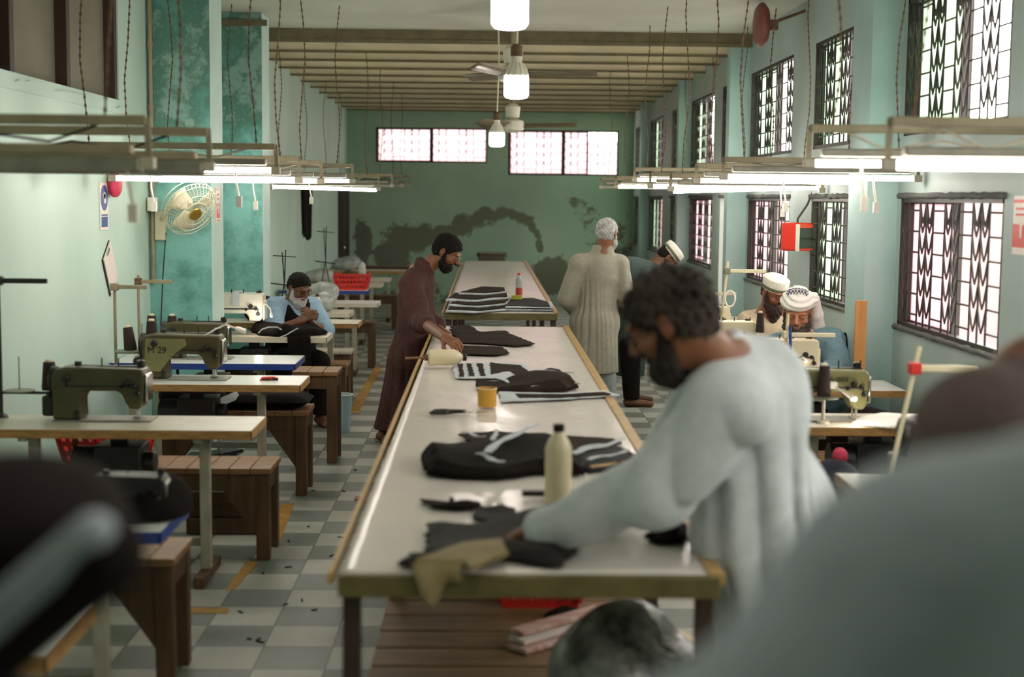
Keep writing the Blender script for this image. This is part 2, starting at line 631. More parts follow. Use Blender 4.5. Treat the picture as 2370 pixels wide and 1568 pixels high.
def glass_mat(name, col, tr):
    m = bpy.data.materials.new(name)
    m.use_nodes = True
    nt = m.node_tree
    N, L = nt.nodes, nt.links
    N.remove(N['Principled BSDF'])
    out = N['Material Output']
    t = N.new('ShaderNodeBsdfTranslucent'); t.inputs[0].default_value = col
    s = N.new('ShaderNodeBsdfTransparent'); s.inputs[0].default_value = col
    g = N.new('ShaderNodeBsdfGlossy'); g.inputs['Roughness'].default_value = .1
    a = N.new('ShaderNodeMixShader'); a.inputs[0].default_value = tr
    L.new(t.outputs[0], a.inputs[1]); L.new(s.outputs[0], a.inputs[2])
    b = N.new('ShaderNodeMixShader'); b.inputs[0].default_value = .05
    L.new(a.outputs[0], b.inputs[1]); L.new(g.outputs[0], b.inputs[2])
    L.new(b.outputs[0], out.inputs[0])
    MATS[name] = m
    return m


glass_mat('glass_green', (.50, .60, .50, 1), .3)
glass_mat('glass_pink', (.66, .54, .57, 1), .45)
glass_mat('glass_violet', (.45, .36, .44, 1), .3)
glass_mat('frost_white', (.8, .74, .72, 1), .15)


def grille(u0, u1, z0, z1, put, step=.105, nrow=7, phase=0):
    """ironwork: pairs of columns filled with downward V strips, between columns of plain rungs. put(u, z, off) -> point"""
    mb = MB()
    r = .0062
    wv, wp = step, step * 1.65
    cols = []
    tot = 0
    k = phase
    while tot < (u1 - u0) - .02:
        w_ = wp if k % 3 == 2 else wv
        cols.append((k % 3, w_))
        tot += w_
        k += 1
    sc = (u1 - u0) / tot
    dz = (z1 - z0) / nrow
    u = u0
    mb.tube([put(u, z0, 0), put(u, z1, 0)], r, 5)
    for kind, w_ in cols:
        a, b_ = u, u + w_ * sc
        u = b_
        mb.tube([put(b_, z0, 0), put(b_, z1, 0)], r, 5)
        for j in range(nrow + 1):
            z = z0 + (j + .55) * dz
            if kind == 2:
                if z < z1 - .02:
                    mb.tube([put(a, z, 0), put(b_, z, 0)], r, 5)
            else:
                zz = min(z, z1)
                lo = zz - dz * 1.02
                if lo < z0:
                    continue
                mid = (a + b_) / 2
                e = (b_ - a) * .3
                mb.tube([put(a, zz, 0), put(a + e, lo + dz * .3, 0), put(mid, lo, 0), put(b_ - e, lo + dz * .3, 0), put(b_, zz, 0)], r, 5)
    return mb


WIN_N = [1]


def window(put, u0, u1, z0, z1, label, split=.5, gl='glass_green', gl2=None, phase=0, open_side=True, nrow=6, step=.13):
    WIN_N[0] += 1
    n = 'window_%d' % WIN_N[0]
    f = MB()
    t = .035
    for a, b_ in (((u0, z0), (u1, z0)), ((u0, z1), (u1, z1)), ((u0, z0), (u0, z1)), ((u1, z0), (u1, z1))):
        f.beam(put(a[0], a[1], .03), put(b_[0], b_[1], .03), t * 1.6, t * 1.6, up=put(0, 0, 1) - put(0, 0, 0))
    fo = f.build(n, 'frame_iron')
    struct(fo, label)
    grille(u0 + .02, u1 - .02, z0 + .02, z1 - .02, lambda u, z, o: put(u, z, .012), step, nrow, phase).build('window_grille', 'frame_iron', fo)
    um = u0 + (u1 - u0) * split
    # sash: one leaf glazed, the other slid open behind it (thin iron stile at the meeting line)
    s = MB()
    for u in (u0 + .03, um):
        s.beam(put(u, z0, .07), put(u, z1, .07), .03, .045, up=put(0, 0, 1) - put(0, 0, 0))
    for z in (z0 + .02, z1 - .02):
        s.beam(put(u0, z, .07), put(um, z, .07), .03, .03, up=put(0, 0, 1) - put(0, 0, 0))
    s.build('window_sash', 'frame_iron', fo)

    def pane(a, b_, m, off):
        q = [put(a, z0, off), put(b_, z0, off), put(b_, z1, off), put(a, z1, off)]
        nrm = (put(0, 0, 1) - put(0, 0, 0)) * .004
        MB().add(q + [p + nrm for p in q], [(0, 1, 2, 3), (7, 6, 5, 4), (0, 4, 5, 1), (1, 5, 6, 2), (2, 6, 7, 3), (3, 7, 4, 0)]).build('window_pane', m, fo, smooth=0)
    pane(u0, um, gl, .07)
    if gl2:
        pane(um, u1, gl2, .08)
    return fo


putR = lambda u, z, o: Vector((XR + o, u, z))
RWORD = ['near the camera', 'second along', 'third along', 'beside the big pillar', 'beyond the big pillar', 'before the white board', 'behind the thin pillar',
         'past the thin pillar', 'towards the back', 'second from the back corner', 'next to the back corner']
for i, (a, b_) in enumerate(WY):
    # glazed leaf covers the far part; the near part stands open to the daylight
    far = .45
    pR = lambda u, z, o, s=a + b_: Vector((XR + o, s - u, z))
    window(pR, a, b_, UPZ[0], UPZ[1], 'upper barred window %s in the window wall' % RWORD[i], split=.52, phase=i % 3)
    if i == 6:
        WIN_N[0] += 1
        fo = struct(MB().span((XR + .05, a, .66), (XR + .08, b_, LOWZ[1])).build('window_%d' % WIN_N[0], 'frost_white', smooth=0), 'tall pale pink blind in the opening behind the thin pillar')
    else:
        window(pR, a, b_, LOWZ[0], LOWZ[1], 'lower barred window %s in the window wall' % RWORD[i], split=.5, gl='glass_pink' if i in (3, 5, 7) else 'glass_green',
               gl2=None, phase=(i + 1) % 3)
    # rough mortar edge round the lower opening
    mm = MB()
    for zz in ((.66 if i == 6 else LOWZ[0]) - .012, LOWZ[1] + .012):
        pts = [(XR - .004, a - .03 + (b_ - a + .06) * k / 24, zz + .008 * mnoise.noise((k * .9, i, zz))) for k in range(25)]
        mm.tube(pts, [.018 + .008 * mnoise.noise((k * 1.7, i * 3, zz)) for k in range(25)], 6)
    struct(mm.build('window_sill_mortar', 'mortar', smooth=60))
putB = lambda u, z, o: Vector((u, YB + o, z))
window(putB, *BW[0][:2], BW[0][2], BW[0][3], 'high barred window over the person in brown in the back wall', split=.5, gl='glass_pink', gl2='glass_pink', nrow=4)
window(putB, *BW[1][:2], BW[1][2], BW[1][3], 'taller high barred window nearer the window wall in the back wall', split=.72, gl='glass_pink', nrow=5)
for (a, b_, lo, hi) in BW:
    struct(MB().span(((a + b_) / 2 - .03, YB - .01, lo), ((a + b_) / 2 + .03, YB + .08, hi)).build('window_mullion', 'frame_iron', smooth=0))

# outside: ground, neighbour's wall, and a few window openings in it
struct(MB().span((XR + .3, -8, -.3), (14, 40, -.2)).build('ground_outside', 'outer_ground', smooth=0))
struct(MB().span((6.2, -8, -.2), (6.5, 34, 2.0)).build('outside_wall', 'outer_wall', smooth=0))
struct(MB().span((-5, 30, -.2), (6.2, 30.3, 3.05)).build('outside_wall', 'outer_wall', smooth=0))

# portals guide the daylight through the openings
for i, (a, b_) in enumerate(WY):
    for lo, hi in ((UPZ), (LOWZ)):
        if i == 6 and lo < 2:
            continue
        ld = bpy.data.lights.new('daylight_portal', 'AREA')
        ld.shape = 'RECTANGLE'
        ld.size = b_ - a
        ld.size_y = hi - lo
        ld.cycles.is_portal = True
        lo_ = bpy.data.objects.new('daylight_portal', ld)
        lo_.location = (XR + .095, (a + b_) / 2, (lo + hi) / 2)
        lo_.rotation_euler = (PI / 2, 0, PI / 2)
        COL.objects.link(lo_)
for (a, b_, lo, hi) in BW:
    ld = bpy.data.lights.new('daylight_portal', 'AREA')
    ld.shape = 'RECTANGLE'
    ld.size = b_ - a
    ld.size_y = hi - lo
    ld.cycles.is_portal = True
    lo_ = bpy.data.objects.new('daylight_portal', ld)
    lo_.location = ((a + b_) / 2, YB + .19, (lo + hi) / 2)
    lo_.rotation_euler = (-PI / 2, 0, 0)
    COL.objects.link(lo_)

# yellow aisle tape on the floor
for q in ([(650, 1168), (682, 1165), (645, 1262), (628, 1245)], [(570, 1300), (598, 1302), (545, 1362), (520, 1372)],
          [(300, 1408), (530, 1408), (528, 1420), (300, 1422)], [(868, 850), (884, 850), (830, 957), (803, 957)], [(735, 1570), (700, 1600), (650, 1600), (680, 1570)]):
    ps = [onz(x, y, .002) for x, y in q]
    up = Vector((0, 0, .0015))
    struct(MB().add(ps + [p + up for p in ps], [(0, 1, 2, 3), (4, 5, 6, 7), (0, 1, 5, 4), (1, 2, 6, 5), (2, 3, 7, 6), (3, 0, 4, 7)]).build('floor_marking', 'tape_yellow', smooth=0))
# ================================================================ LAMPS
mat('tube_on', (1.0, .92, .83, 1), emit=TUBE_POWER)
mat('tube_off', rgb(176, 176, 168), .4)
mat('bulb_on', (1.0, .90, .84, 1), emit=BULB_POWER)
mat('lamp_glow', (1.0, .84, .72, 1), emit=10)


def fixture(x0, x1, y, zt, label, lit=True, drop=.12, body=False, cord=None, sag=0., group=None):
    """iron rail with a fluorescent tube slung under it, hung from the ceiling on two chains; origin on the rail's middle"""
    xm = (x0 + x1) / 2
    t = thing('tube_light', label, 'ceiling light', (xm, y, zt))
    hl = (x1 - x0) / 2
    MB().span((-hl, -.022, drop), (hl, .022, drop + .035)).build('rail', 'pipe_cream', t, bevel=.004)
    for s in (-1, 1):
        MB().beam((s * hl, 0, drop + .03), (s * (hl + .005), 0, -.02), .022, .008, up=(0, 1, 0)).build('bracket', 'pipe_cream', t)
        MB().span((s * hl - .025, -.02, -.02), (s * hl + .025, .02, .02)).build('tube_holder', 'steel_cream', t, bevel=.004)
    MB().tube([(-hl + .02, 0, sag), (hl - .02, 0, -sag)], .0155, 10).build('fluorescent_tube', 'tube_on' if lit else 'tube_off', t)
    MB().span((-hl + .05, -.03, .028), (hl - .05, .03, .062)).build('batten', 'steel_grey' if not body else 'pipe_cream', t, bevel=.006)
    if body:
        MB().span((-hl, -.035, -.035), (hl - .02, .035, .02)).build('reflector', 'steel_grey', t, bevel=.01)
    for s in (-.82, .78):
        pts = [(s * hl + .02 * math.sin(k * 1.3 + y), .01 * math.cos(k * 2.1), drop + .03 + (ZC - zt - drop - .03) * k / 6) for k in range(7)]
        c = MB().tube(pts, .0035, 5)
        for k in range(1, 60):
            if k % 2:
                q = k / 60 * 6
                i = int(q)
                p = Vector(pts[i]).lerp(Vector(pts[i + 1]), q - i)
                c.box(p, (.011, .007, .018))
        c.build('hanging_chain', 'rust', t)
    mb = MB()
    mb.tube([(-hl * .7, .02, drop), (-hl * .4, .03, .06), (0, .02, .1), (hl * .4, .03, .07), (hl * .7, .0, drop)], .005, 6)
    mb.build('cable', 'cord_white' if lit else 'cord_black', t)
    if cord is not None:
        mb = MB().tube([(cord, -.02, .02), (cord + .005, -.03, -.06), (cord + .02, -.03, -.14)], .006, 6)
        mb.box((cord + .02, -.03, -.17), (.03, .022, .06))
        mb.build('pull_cord', 'white_plastic' if lit else 'cord_white', t)
    return t


GL, GR = 'tube lights over the sewing tables by the pale wall', 'tube lights over the sewing tables by the windows'
Lf = [(4.87, 1.955, False, .5), (5.93, 1.965, False, None), (7.8, 1.985, True, .35), (8.75, 1.945, True, -.33), (9.9, 1.95, True, .1), (12.2, 1.98, True, .2), (15.1, 1.93, True, None), (17.2, 1.98, False, None), (19.2, 2.0, False, None), (21.2, 2.02, False, None)]
Ll = ['unlit grey tube light hanging nearest on the left, its rail end square', 'second unlit grey tube light, just behind the nearest unlit one on the left',
      'lit tube light hanging above the olive machine with the red basket below', 'lit tube light hanging above the machine marked M 29', 'lit tube light hanging above the blue-edged table before the older person',
      'lit tube light hanging above the older person in the light blue shirt', 'lowest lit tube light of the left row, past the two pillars', 'unlit tube light behind the last lit one on the left',
      'unlit tube light second from the end of the left row', 'unlit tube light at the far end of the left row']
for (y, z, lit, cord), lb in zip(Lf, Ll):
    fixture(-2.28, -1.15, y, z, lb, lit, .11 if y > 6 else .125, body=not lit and y < 7, cord=cord, sag=.012 if y == 15.1 else 0)
Rf = [(4.87, 1.975, True, .1), (6.08, 2.01, True, -.35), (8.28, 1.985, True, .3), (9.35, 1.975, True, 0.), (10.65, 1.93, True, .25), (12.0, 1.96, True, None), (13.3, 2.03, True, None), (15.2, 1.98, True, None), (17.2, 1.99, False, None)]
Rl = ['thick bright tube light hanging nearest on the right', 'lit tube light second on the right, its slanted bracket towards the middle of the room', 'longest-looking lit tube light above the olive machine by the windows',
      'lit tube light above the person in the white turban', 'lowest lit tube light of the right row, above the person in the white cap', 'lit tube light just beyond the person in the white cap',
      'lit tube light above the standing man in white', 'last lit tube light of the right row, before the back wall windows', 'unlit tube light at the far end of the right row']
for (y, z, lit, cord), lb in zip(Rf, Rl):
    fixture(1.37, 2.5, y, z, lb, lit, .13 if y < 7 else .08, cord=cord, sag=-.02 if y == 10.65 else 0)


# unseen tubes added in line with the row to light the foreground
for k, y in enumerate((3.2, 1.9)):
    fixture(1.37, 2.5, y, 1.98, 'added unseen tube light extending the window row over the photographer, %s' % ('nearest to the view', 'second')[k], True, .12)


def big_bulb(px, py, Y, w_px, label):
    p = at(px, py, Y)
    d = w_px * Y / 3292
    t = thing('hanging_bulb', label, 'light bulb', p)
    r = d / 2
    MB().lathe([(r * .5, -r * 1.0), (r * .85, -r * .92), (r, -r * .7), (r, r * .62), (r * .96, r * .8)], n=24).build('bulb_dome', 'bulb_on', t, smooth=60)
    h = MB().lathe([(r * .96, r * .8), (r * .9, r * .98), (r * .55, r * 1.75), (r * .42, r * 1.9), (r * .4, r * 2.5)], n=24)
    for k in range(12):
        a = k * PI / 6
        h.beam((r * .93 * math.cos(a), r * .93 * math.sin(a), r * .85), (r * .5 * math.cos(a), r * .5 * math.sin(a), r * 1.85), .006, .012)
    h.build('heat_sink', 'offwhite', t, smooth=60)
    MB().lathe([(r * .42, r * 2.4), (r * .5, r * 2.5), (r * .5, r * 3.2), (r * .3, r * 3.4)], n=14).build('socket', 'rust', t)
    MB().tube([(0, 0, r * 3.3), (.012, 0, (ZC - p.z) * .6), (0, 0, ZC - p.z)], .007, 6).build('cord', 'cord_white', t)
    return t


big_bulb(1180, 25, 5.35, 80, 'big white bulb hanging closest, cut by the top of the view')
big_bulb(1195, 200, 7.9, 56, 'big white bulb hanging in front of the first ceiling fan')
big_bulb(1150, 322, 12.3, 36, 'smaller-looking white bulb hanging between the two back windows')


big_bulb(1180, -640, 2.35, 180, 'added big white bulb over the photographer, unseen, lighting the foreground')  # both bulbs are added out of view to light the near sleeve from above
big_bulb(1130, -1500, 1.25, 330, 'second added big white bulb over the photographer, unseen, lighting the foreground')


def ceiling_fan(px, py, Y, sweep, label, rot):
    p = at(px, py, Y)
    t = thing('ceiling_fan', label, 'ceiling fan', p)
    MB().lathe([(.05, -.075), (.12, -.05), (.13, 0), (.12, .05), (.06, .075)], n=24).build('motor', 'offwhite', t, smooth=50)
    MB().lathe([(.03, .07), (.075, .09), (.085, .2), (.05, .23), (.02, .24)], n=18).build('canopy', 'offwhite', t, smooth=50)
    MB().tube([(0, 0, .2), (0, 0, ZC - p.z)], .018, 8).build('rod', 'pipe_cream', t)
    for k in range(3):
        a = rot + k * 2 * PI / 3
        d = Vector((math.cos(a), math.sin(a), 0))
        n = Vector((-d.y, d.x, 0))
        mb = MB()
        tilt = Vector((0, 0, .025))
        def fn(u, v):
            L = .12 + u * (sweep / 2 - .12)
            wv = .055 + .012 * math.sin(PI * u)
            return d * L + n * ((v - .5) * 2 * wv) + tilt * ((v - .5) * 2) + Vector((0, 0, .012 * u + .0))
        mb.grid(fn, 8, 2)
        b = mb.build('blade', 'fan_blade', t)
        sd = b.modifiers.new('thick', 'SOLIDIFY')
        sd.thickness = .004
    return t


mat('fan_blade', rgb(120, 108, 88), .4, var=.1)
ceiling_fan(1187, 172, 11.9, 1.4, 'ceiling fan half hidden by the middle hanging bulb', .06)
ceiling_fan(1186, 291, 15.6, 1.4, 'ceiling fan hanging clear before the back windows', -.02)

# ================================================================ CUTTING TABLES
mat('plastic_sheet', rgb(226, 220, 212), .24, var=.06, vscale=2, bump=.35, bscale=7, stretch=(1, .5, 1))
mat('tape_brown', rgb(188, 152, 92), .4, var=.2, vscale=10)
mat('angle_green', rgb(110, 100, 56), .5, var=.35, vscale=9)
mat('leg_brown', rgb(66, 46, 34), .5, var=.3)


def cutting_table(x0, x1, y0, y1, z, label, legs_l, legs_r):
    xm, ym = (x0 + x1) / 2, (y0 + y1) / 2
    t = thing('cutting_table', label, 'table', (xm, ym, 0))
    hx, hy = (x1 - x0) / 2, (y1 - y0) / 2
    MB().span((-hx, -hy, z - .05), (hx, hy, z - .006)).build('tabletop', 'angle_green', t, bevel=.004)
    nv = int((y1 - y0) * 14)
    sh = MB()

    def fn(u, v):
        x, y = (u - .5) * 2 * (hx - .004), (v - .5) * 2 * (hy - .003)
        e = min(u, 1 - u, .06) / .06 * min(v, 1 - v, .01) / .01
        n = mnoise.noise((x * 5 + y * 2.4, y * 1.6, z * 9)) * .004 + abs(mnoise.noise((x * 2.2 - y * 3, y * 2.1 + x * 4, 3))) * .005
        return (x, y, z - .005 + max(0, n) * e + .001)
    sh.grid(fn, 30, nv)
    so = sh.build('plastic_cover', 'plastic_sheet', t, smooth=80)
    sd = so.modifiers.new('thick', 'SOLIDIFY')
    sd.thickness = .003
    sd.offset = -1
    for s in (-1, 1):
        MB().span((s * hx - .028, -hy, z - .03), (s * hx + .014 * s, hy, z + .004)).build('edge_tape', 'tape_brown', t, bevel=.002)
    for s in (-1, 1):
        MB().span((-hx, s * hy - .015, z - .062), (hx, s * hy + .015, z - .003)).build('end_rail', 'angle_green', t, bevel=.003)
    for s, ls in ((-1, legs_l), (1, legs_r)):
        for ly in ls:
            MB().span((s * (hx - .03) - .024, ly - ym - .022, 0), (s * (hx - .03) + .024, ly - ym + .022, z - .05)).build('leg', 'leg_brown', t, bevel=.003)
    return t


ct1 = cutting_table(-.385, .625, 3.68, 11.0, .86, 'long cutting table under plastic in front, with bottles and black cut pieces on it', [3.75, 5.6, 7.4, 9.2, 10.9], [3.75, 4.95, 6.7, 8.6, 10.9])
ct2 = cutting_table(-.355, .612, 12.25, 22.4, .86, 'second long cutting table farther back, with a stack of cut pieces at its end', [12.32, 14.8, 17.3, 19.8, 22.3], [12.32, 14.8, 17.3, 19.8, 22.3])
pl = MB()
for k in range(33):
    y = 4.35 + k * .2
    pl.span((-.385, y, .21), (.66, y + .185, .25))
o = pl.build('lower_shelf', 'wood_plank', ct1, bevel=.004)
o.location = -ct1.location
o['label'] = 'brown plank shelf'
o = MB().span((.655, 4.35, .19), (.675, 10.9, .262)).build('shelf_trim', 'tape_red', ct1)
o.location = -ct1.location

# ================================================================ SEWING TABLES, MACHINES, BENCHES
def sewing_table(x0, x1, y0, y1, label, edge='ply_edge', top='laminate', z=.76, detail=True, th=.04):
    t = thing('sewing_table', label, 'table', ((x0 + x1) / 2, (y0 + y1) / 2, 0))
    hx, hy = (x1 - x0) / 2, (y1 - y0) / 2
    MB().span((-hx + .004, -hy + .004, z - th), (hx - .004, hy - .004, z)).build('tabletop', top, t, bevel=.002)
    eb = MB()
    eb.span((-hx, -hy, z - th - .002), (hx, -hy + .005, z - .002)).span((-hx, hy - .005, z - th - .002), (hx, hy, z - .002))
    eb.span((-hx, -hy, z - th - .002), (-hx + .005, hy, z - .002)).span((hx - .005, -hy, z - th - .002), (hx, hy, z - .002))
    eb.build('edge_band', edge, t)
    for s in (-1, 1):
        x = s * (hx - .26)
        MB().span((x - .024, -.026, .05), (x + .024, .026, z - th)).build('leg', 'steel_cream', t, bevel=.004)
        MB().span((x - .025, -hy + .03, 0), (x + .025, hy + .02, .05)).build('foot', 'wood_dark', t, bevel=.006)
        MB().span((x - .02, -hy + .04, z - th - .025), (x + .02, hy - .04, z - th)).build('leg_bracket', 'steel_cream', t)
    if detail:
        MB().span((-hx + .26, -.015, .16), (hx - .26, .015, .2)).build('cross_bar', 'steel_grey', t)
        m = MB().span((-.1, -.1, z - .3), (.12, .1, z - .1)).tube([(-.22, 0, z - .2), (-.08, 0, z - .2)], .085, 14).tube([(.1, 0, z - .2), (.17, 0, z - .2)], .06, 12)
        m.span((-.04, -.03, z - .12), (.04, .03, z - .04))
        m.build('motor', 'black_metal', t, bevel=.008)
        MB().tube([(-.2, .01, z - .28), (-.22, .01, z - .02)], .006, 6).tube([(-.2, -.03, z - .28), (-.22, -.03, z - .02)], .006, 6).build('drive_belt', 'black_plastic', t)
        MB().beam((-.15, -.14, .1), (.15, .1, .13), .02, .2, up=(0, 1, 0)).span((-.16, -.14, .09), (.16, .12, .11)).build('treadle', 'black_metal', t)
        MB().tube([(.05, 0, .11), (.06, 0, z - .28)], .008, 6).build('treadle_rod', 'steel_grey', t)
    return t


def bench(x0, x1, y0, y1, z, label, m='wood', brace=True):
    t = thing('bench', label, 'bench', ((x0 + x1) / 2, (y0 + y1) / 2, 0))
    hx, hy = (x1 - x0) / 2, (y1 - y0) / 2
    n = max(2, round((x1 - x0) / .105))
    st_ = MB()
    for k in range(n):
        a = -hx + 2 * hx * k / n
        st_.span((a + .002, -hy, z - .03), (a + 2 * hx / n - .002, hy, z))
    st_.build('seat', m, t, bevel=.003)
    ap = MB()
    for s in (-1, 1):
        ap.span((-hx + .02, s * (hy - .03) - .012, z - .12), (hx - .02, s * (hy - .03) + .012, z - .03))
        ap.span((s * (hx - .03) - .012, -hy + .03, z - .12), (s * (hx - .03) + .012, hy - .03, z - .03))
    ap.build('apron', 'wood_dark', t)
    for sx in (-1, 1):
        for sy in (-1, 1):
            x, y = sx * (hx - .045), sy * (hy - .04)
            MB().span((x - .034, y - .03, 0), (x + .034, y + .03, z - .03)).build('leg', 'wood_dark', t, bevel=.004)
            if brace and hx > .2:
                MB().prism([(x, z - .12), (x - sx * .2, z - .12), (x - sx * .03, z - .36), (x, z - .36)], y - .015, y + .015).build('brace', 'wood_dark', t)
    return t


def sewing_machine(loc, label, m='olive', scale=1., dark='black_metal', txt=None, txt_m='black_plastic', txt_size=.05, txt_pos=(.1, .16), txt_off=.002, box=False, face_m=None):
    t = thing('sewing_machine', label, 'sewing machine', loc)
    t.scale = (scale,) * 3
    d = .075
    MB().span((.0, -.085, .0), (.47, .085, .008)).build('bed_plate', 'steel_grey', t, bevel=.002)
    if not box:
        prof = [(0, .008), (.135, .008), (.13, .105), (.145, .135), (.18, .148), (.305, .148), (.33, .135), (.35, .085), (.37, .062), (.415, .062), (.43, .09), (.44, .235),
                (.425, .255), (.3, .258), (.06, .262), (.015, .25), (-.005, .22)]
    else:
        prof = [(0, .008), (.12, .008), (.125, .12), (.14, .14), (.33, .14), (.345, .12), (.35, .09), (.42, .09), (.44, .11), (.44, .265), (.43, .275), (.01, .275), (0, .265)]
    MB().prism(prof, -d, d).build('arm', m, t, bevel=.012, seg=3)
    MB().prism([(.44, .09), (.452, .1), (.452, .22), (.44, .23)], -d * .8, d * .8).build('face_plate', 'chrome' if not box else m, t, bevel=.004)
    MB().lathe([(.02, -.05), (.062, -.045), (.07, -.02), (.07, .0), (.05, .008), (.02, .01)], n=20, M=Matrix.Rotation(-PI / 2, 3, 'Y')).build('handwheel', dark, t, loc=(-.02, 0, .19), smooth=50)
    MB().tube([(.395, 0, .012), (.395, 0, .1)], .006, 8).build('needle_bar', 'chrome', t)
    MB().tube([(.38, .015, .02), (.38, .015, .1)], .005, 8).span((.365, -.01, .009), (.405, .03, .016)).build('presser_foot', 'chrome', t)
    k = MB()
    for x, z, r in ((.36, .19, .016), (.395, .175, .012), (.33, .17, .01), (.07, .21, .02), (.41, .14, .013)):
        k.lathe([(r, 0), (r, .012), (r * .6, .022)], (x, -d, z), 12, Matrix.Rotation(PI / 2, 3, 'X'))
    k.span((.06, -d - .002, .168), (.4, -d + .004, .176)).span((.405, -d - .002, .135), (.412, -d + .004, .176))
    k.span((.355, -d - .002, .172), (.365, -d + .004, .195)).span((.065, -d - .002, .17), (.075, -d + .004, .215))
    k.build('tension_dials', dark, t)
    tp = MB()
    for x in (.22, .3, .41):
        tp.tube([(x, 0, .25), (x, 0, .3)], .004, 6)
    tp.lathe([(.02, 0), (.02, .03), (.012, .034)], (.4, .03, .255), 12)
    tp.lathe([(.018, 0), (.018, .02)], (.1, .02, .26), 12)
    tp.span((.09, .01, .256), (.42, .036, .262))
    tp.span((.2, -.005, .256), (.42, .012, .262))
    tp.build('thread_posts', dark, t)
    MB().span((-.06, -.05, .02), (.0, .05, .12)).build('belt_guard', dark, t, bevel=.012)
    MB().tube([(.12, -.07, .008), (.12, -.085, .05)], .011, 8).build('foot_lever', 'black_metal', t)
    if txt:
        text(txt, txt_size, txt_m, t, (txt_pos[0], -d - txt_off, txt_pos[1]), (PI / 2, 0, 0))
    return t


def thread_stand(loc, label, h, arm, arm_h, tray_h, tray, mm='pipe_cream', lean=0., clamp=None, spikes=((.0, 0),), arm2=None):
    """post on the table top with a thread arm near the top and a spool tray below; arm and tray give x reach"""
    t = thing('thread_stand', label, 'thread stand', loc)
    MB().tube([(0, 0, .0), (lean, 0, h)], .0095, 8).lathe([(.035, 0), (.03, .012), (.012, .02)], n=12).build('post', mm, t)
    c = lean * arm_h / h
    MB().span((c + min(0, arm), -.012, arm_h - .012), (c + max(0, arm), .012, arm_h + .012)).build('thread_arm', mm, t, bevel=.003)
    MB().span((c - .022, -.022, arm_h - .022), (c + .022, .022, arm_h + .022)).build('clamp', clamp or mm, t, bevel=.004)
    if tray_h:
        c = lean * tray_h / h
        MB().span((c + min(0, tray), -.01, tray_h - .012), (c + max(0, tray), .01, tray_h)).build('tray_bar', mm, t)
        for x, y in spikes:
            MB().lathe([(.072, 0), (.075, .006), (.02, .01)], (x, y, tray_h), 18).build('spool_tray', 'tray_green', t, smooth=50)
            MB().tube([(x, y, tray_h), (x, y, tray_h + .17)], .0035, 6).build('spindle', 'steel_grey', t)
    return t


def cone(p, label, h=.135, r=.038, m='thread_dark', tilt=0.):
    t = thing('thread_cone', label, 'thread cone', p)
    t.rotation_euler = (0, tilt, 0)
    MB().lathe([(r * .95, 0), (r, .01), (r * .74, h), (r * .5, h + .004)], n=18).build('thread', m, t, smooth=50)
    MB().lathe([(r * .5, h), (r * .45, h + .014), (r * .25, h + .016)], n=12).build('core', 'cream', t)
    return t
# ---------------------------------------------------------------- stations by the pale wall
LT = [
    (-2.3, -1.03, 3.28, 3.72, 'ply_edge', 'laminate_white', 'sewing table closest at the bottom left, only its yellow-edged corner showing'),
    (-2.3, -1.05, 4.55, 5.0, 'blue_edge', 'laminate_white', 'blue-edged sewing table under the black machine, low on the left'),
    (-2.42, -1.085, 6.55, 7.0, 'ply_edge', 'laminate', 'scuffed wood-edged sewing table with a red basket behind it'),
    (-2.35, -1.07, 8.17, 8.62, 'ply_edge', 'laminate_white', 'white-topped sewing table with the M 29 machine and a red thread cutter on it'),
    (-2.44, -1.24, 9.21, 9.72, 'blue_edge', 'laminate_white', 'blue-edged sewing table between the M 29 table and the older person'),
    (-2.42, -1.23, 10.96, 11.39, 'laminate', 'laminate', 'pale sewing table where the older person in a light blue shirt sits'),
    (-2.3, -1.1, 12.2, 12.62, 'ply_edge', 'laminate', 'wood-edged sewing table just behind the older person, with the soda bottle'),
    (-2.4, -1.275, 13.3, 13.73, 'laminate', 'laminate', 'narrow-looking pale sewing table, second behind the older person'),
    (-2.3, -1.11, 14.55, 14.97, 'laminate', 'laminate_white', 'pale sewing table with plastic-wrapped bundles, before the blue one with the red basket'),
    (-2.4, -1.38, 16.5, 16.93, 'blue_edge', 'laminate_white', 'far blue-edged sewing table carrying the red basket'),
    (-2.4, -1.31, 17.75, 18.16, 'laminate', 'laminate', 'pale sewing table just beyond the red basket'),
    (-2.4, -1.29, 18.95, 19.35, 'laminate', 'laminate', 'pale sewing table third from the dark door'),
    (-2.4, -1.2, 21.0, 21.4, 'ply_edge', 'laminate', 'wood-edged sewing table second from the dark door'),
    (-2.4, -1.15, 22.3, 22.7, 'leg_brown', 'wood_dark', 'brown sewing table next to the dark door'),
]
for i, (x0, x1, y0, y1, e, tp, lb) in enumerate(LT):
    sewing_table(x0, x1, y0, y1, lb, e, tp, detail=i < 8)

Z = .76
sewing_machine((-2.075, 6.86, Z), 'dark olive sewing machine on the scuffed table in front at left', 'olive')
m29 = sewing_machine((-2.02, 8.42, Z), 'olive sewing machine marked M 29', 'olive', 1.05, txt='M 29', txt_size=.052, txt_pos=(.085, .17), txt_off=.0075)
MB().prism([(.012, .05), (.1, .05), (.17, .14), (.25, .2), (.24, .235), (.02, .235)], -.081, -.0755).build('painted_patch', 'olive_light', m29)
sewing_machine((-2.14, 9.5, Z), 'olive sewing machine on the blue-edged table before the older person', 'olive', .95)
sewing_machine((-2.27, 11.25, Z), 'white sewing machine marked GEM beside the older person', 'offwhite', 1.17, txt='GEM', txt_m='red_plastic', txt_size=.03, txt_pos=(.15, .215), box=True)
m0 = sewing_machine((-1.33, 4.72, Z), 'small black sewing machine under cloth on the low blue-edged table', 'black_metal', .6)
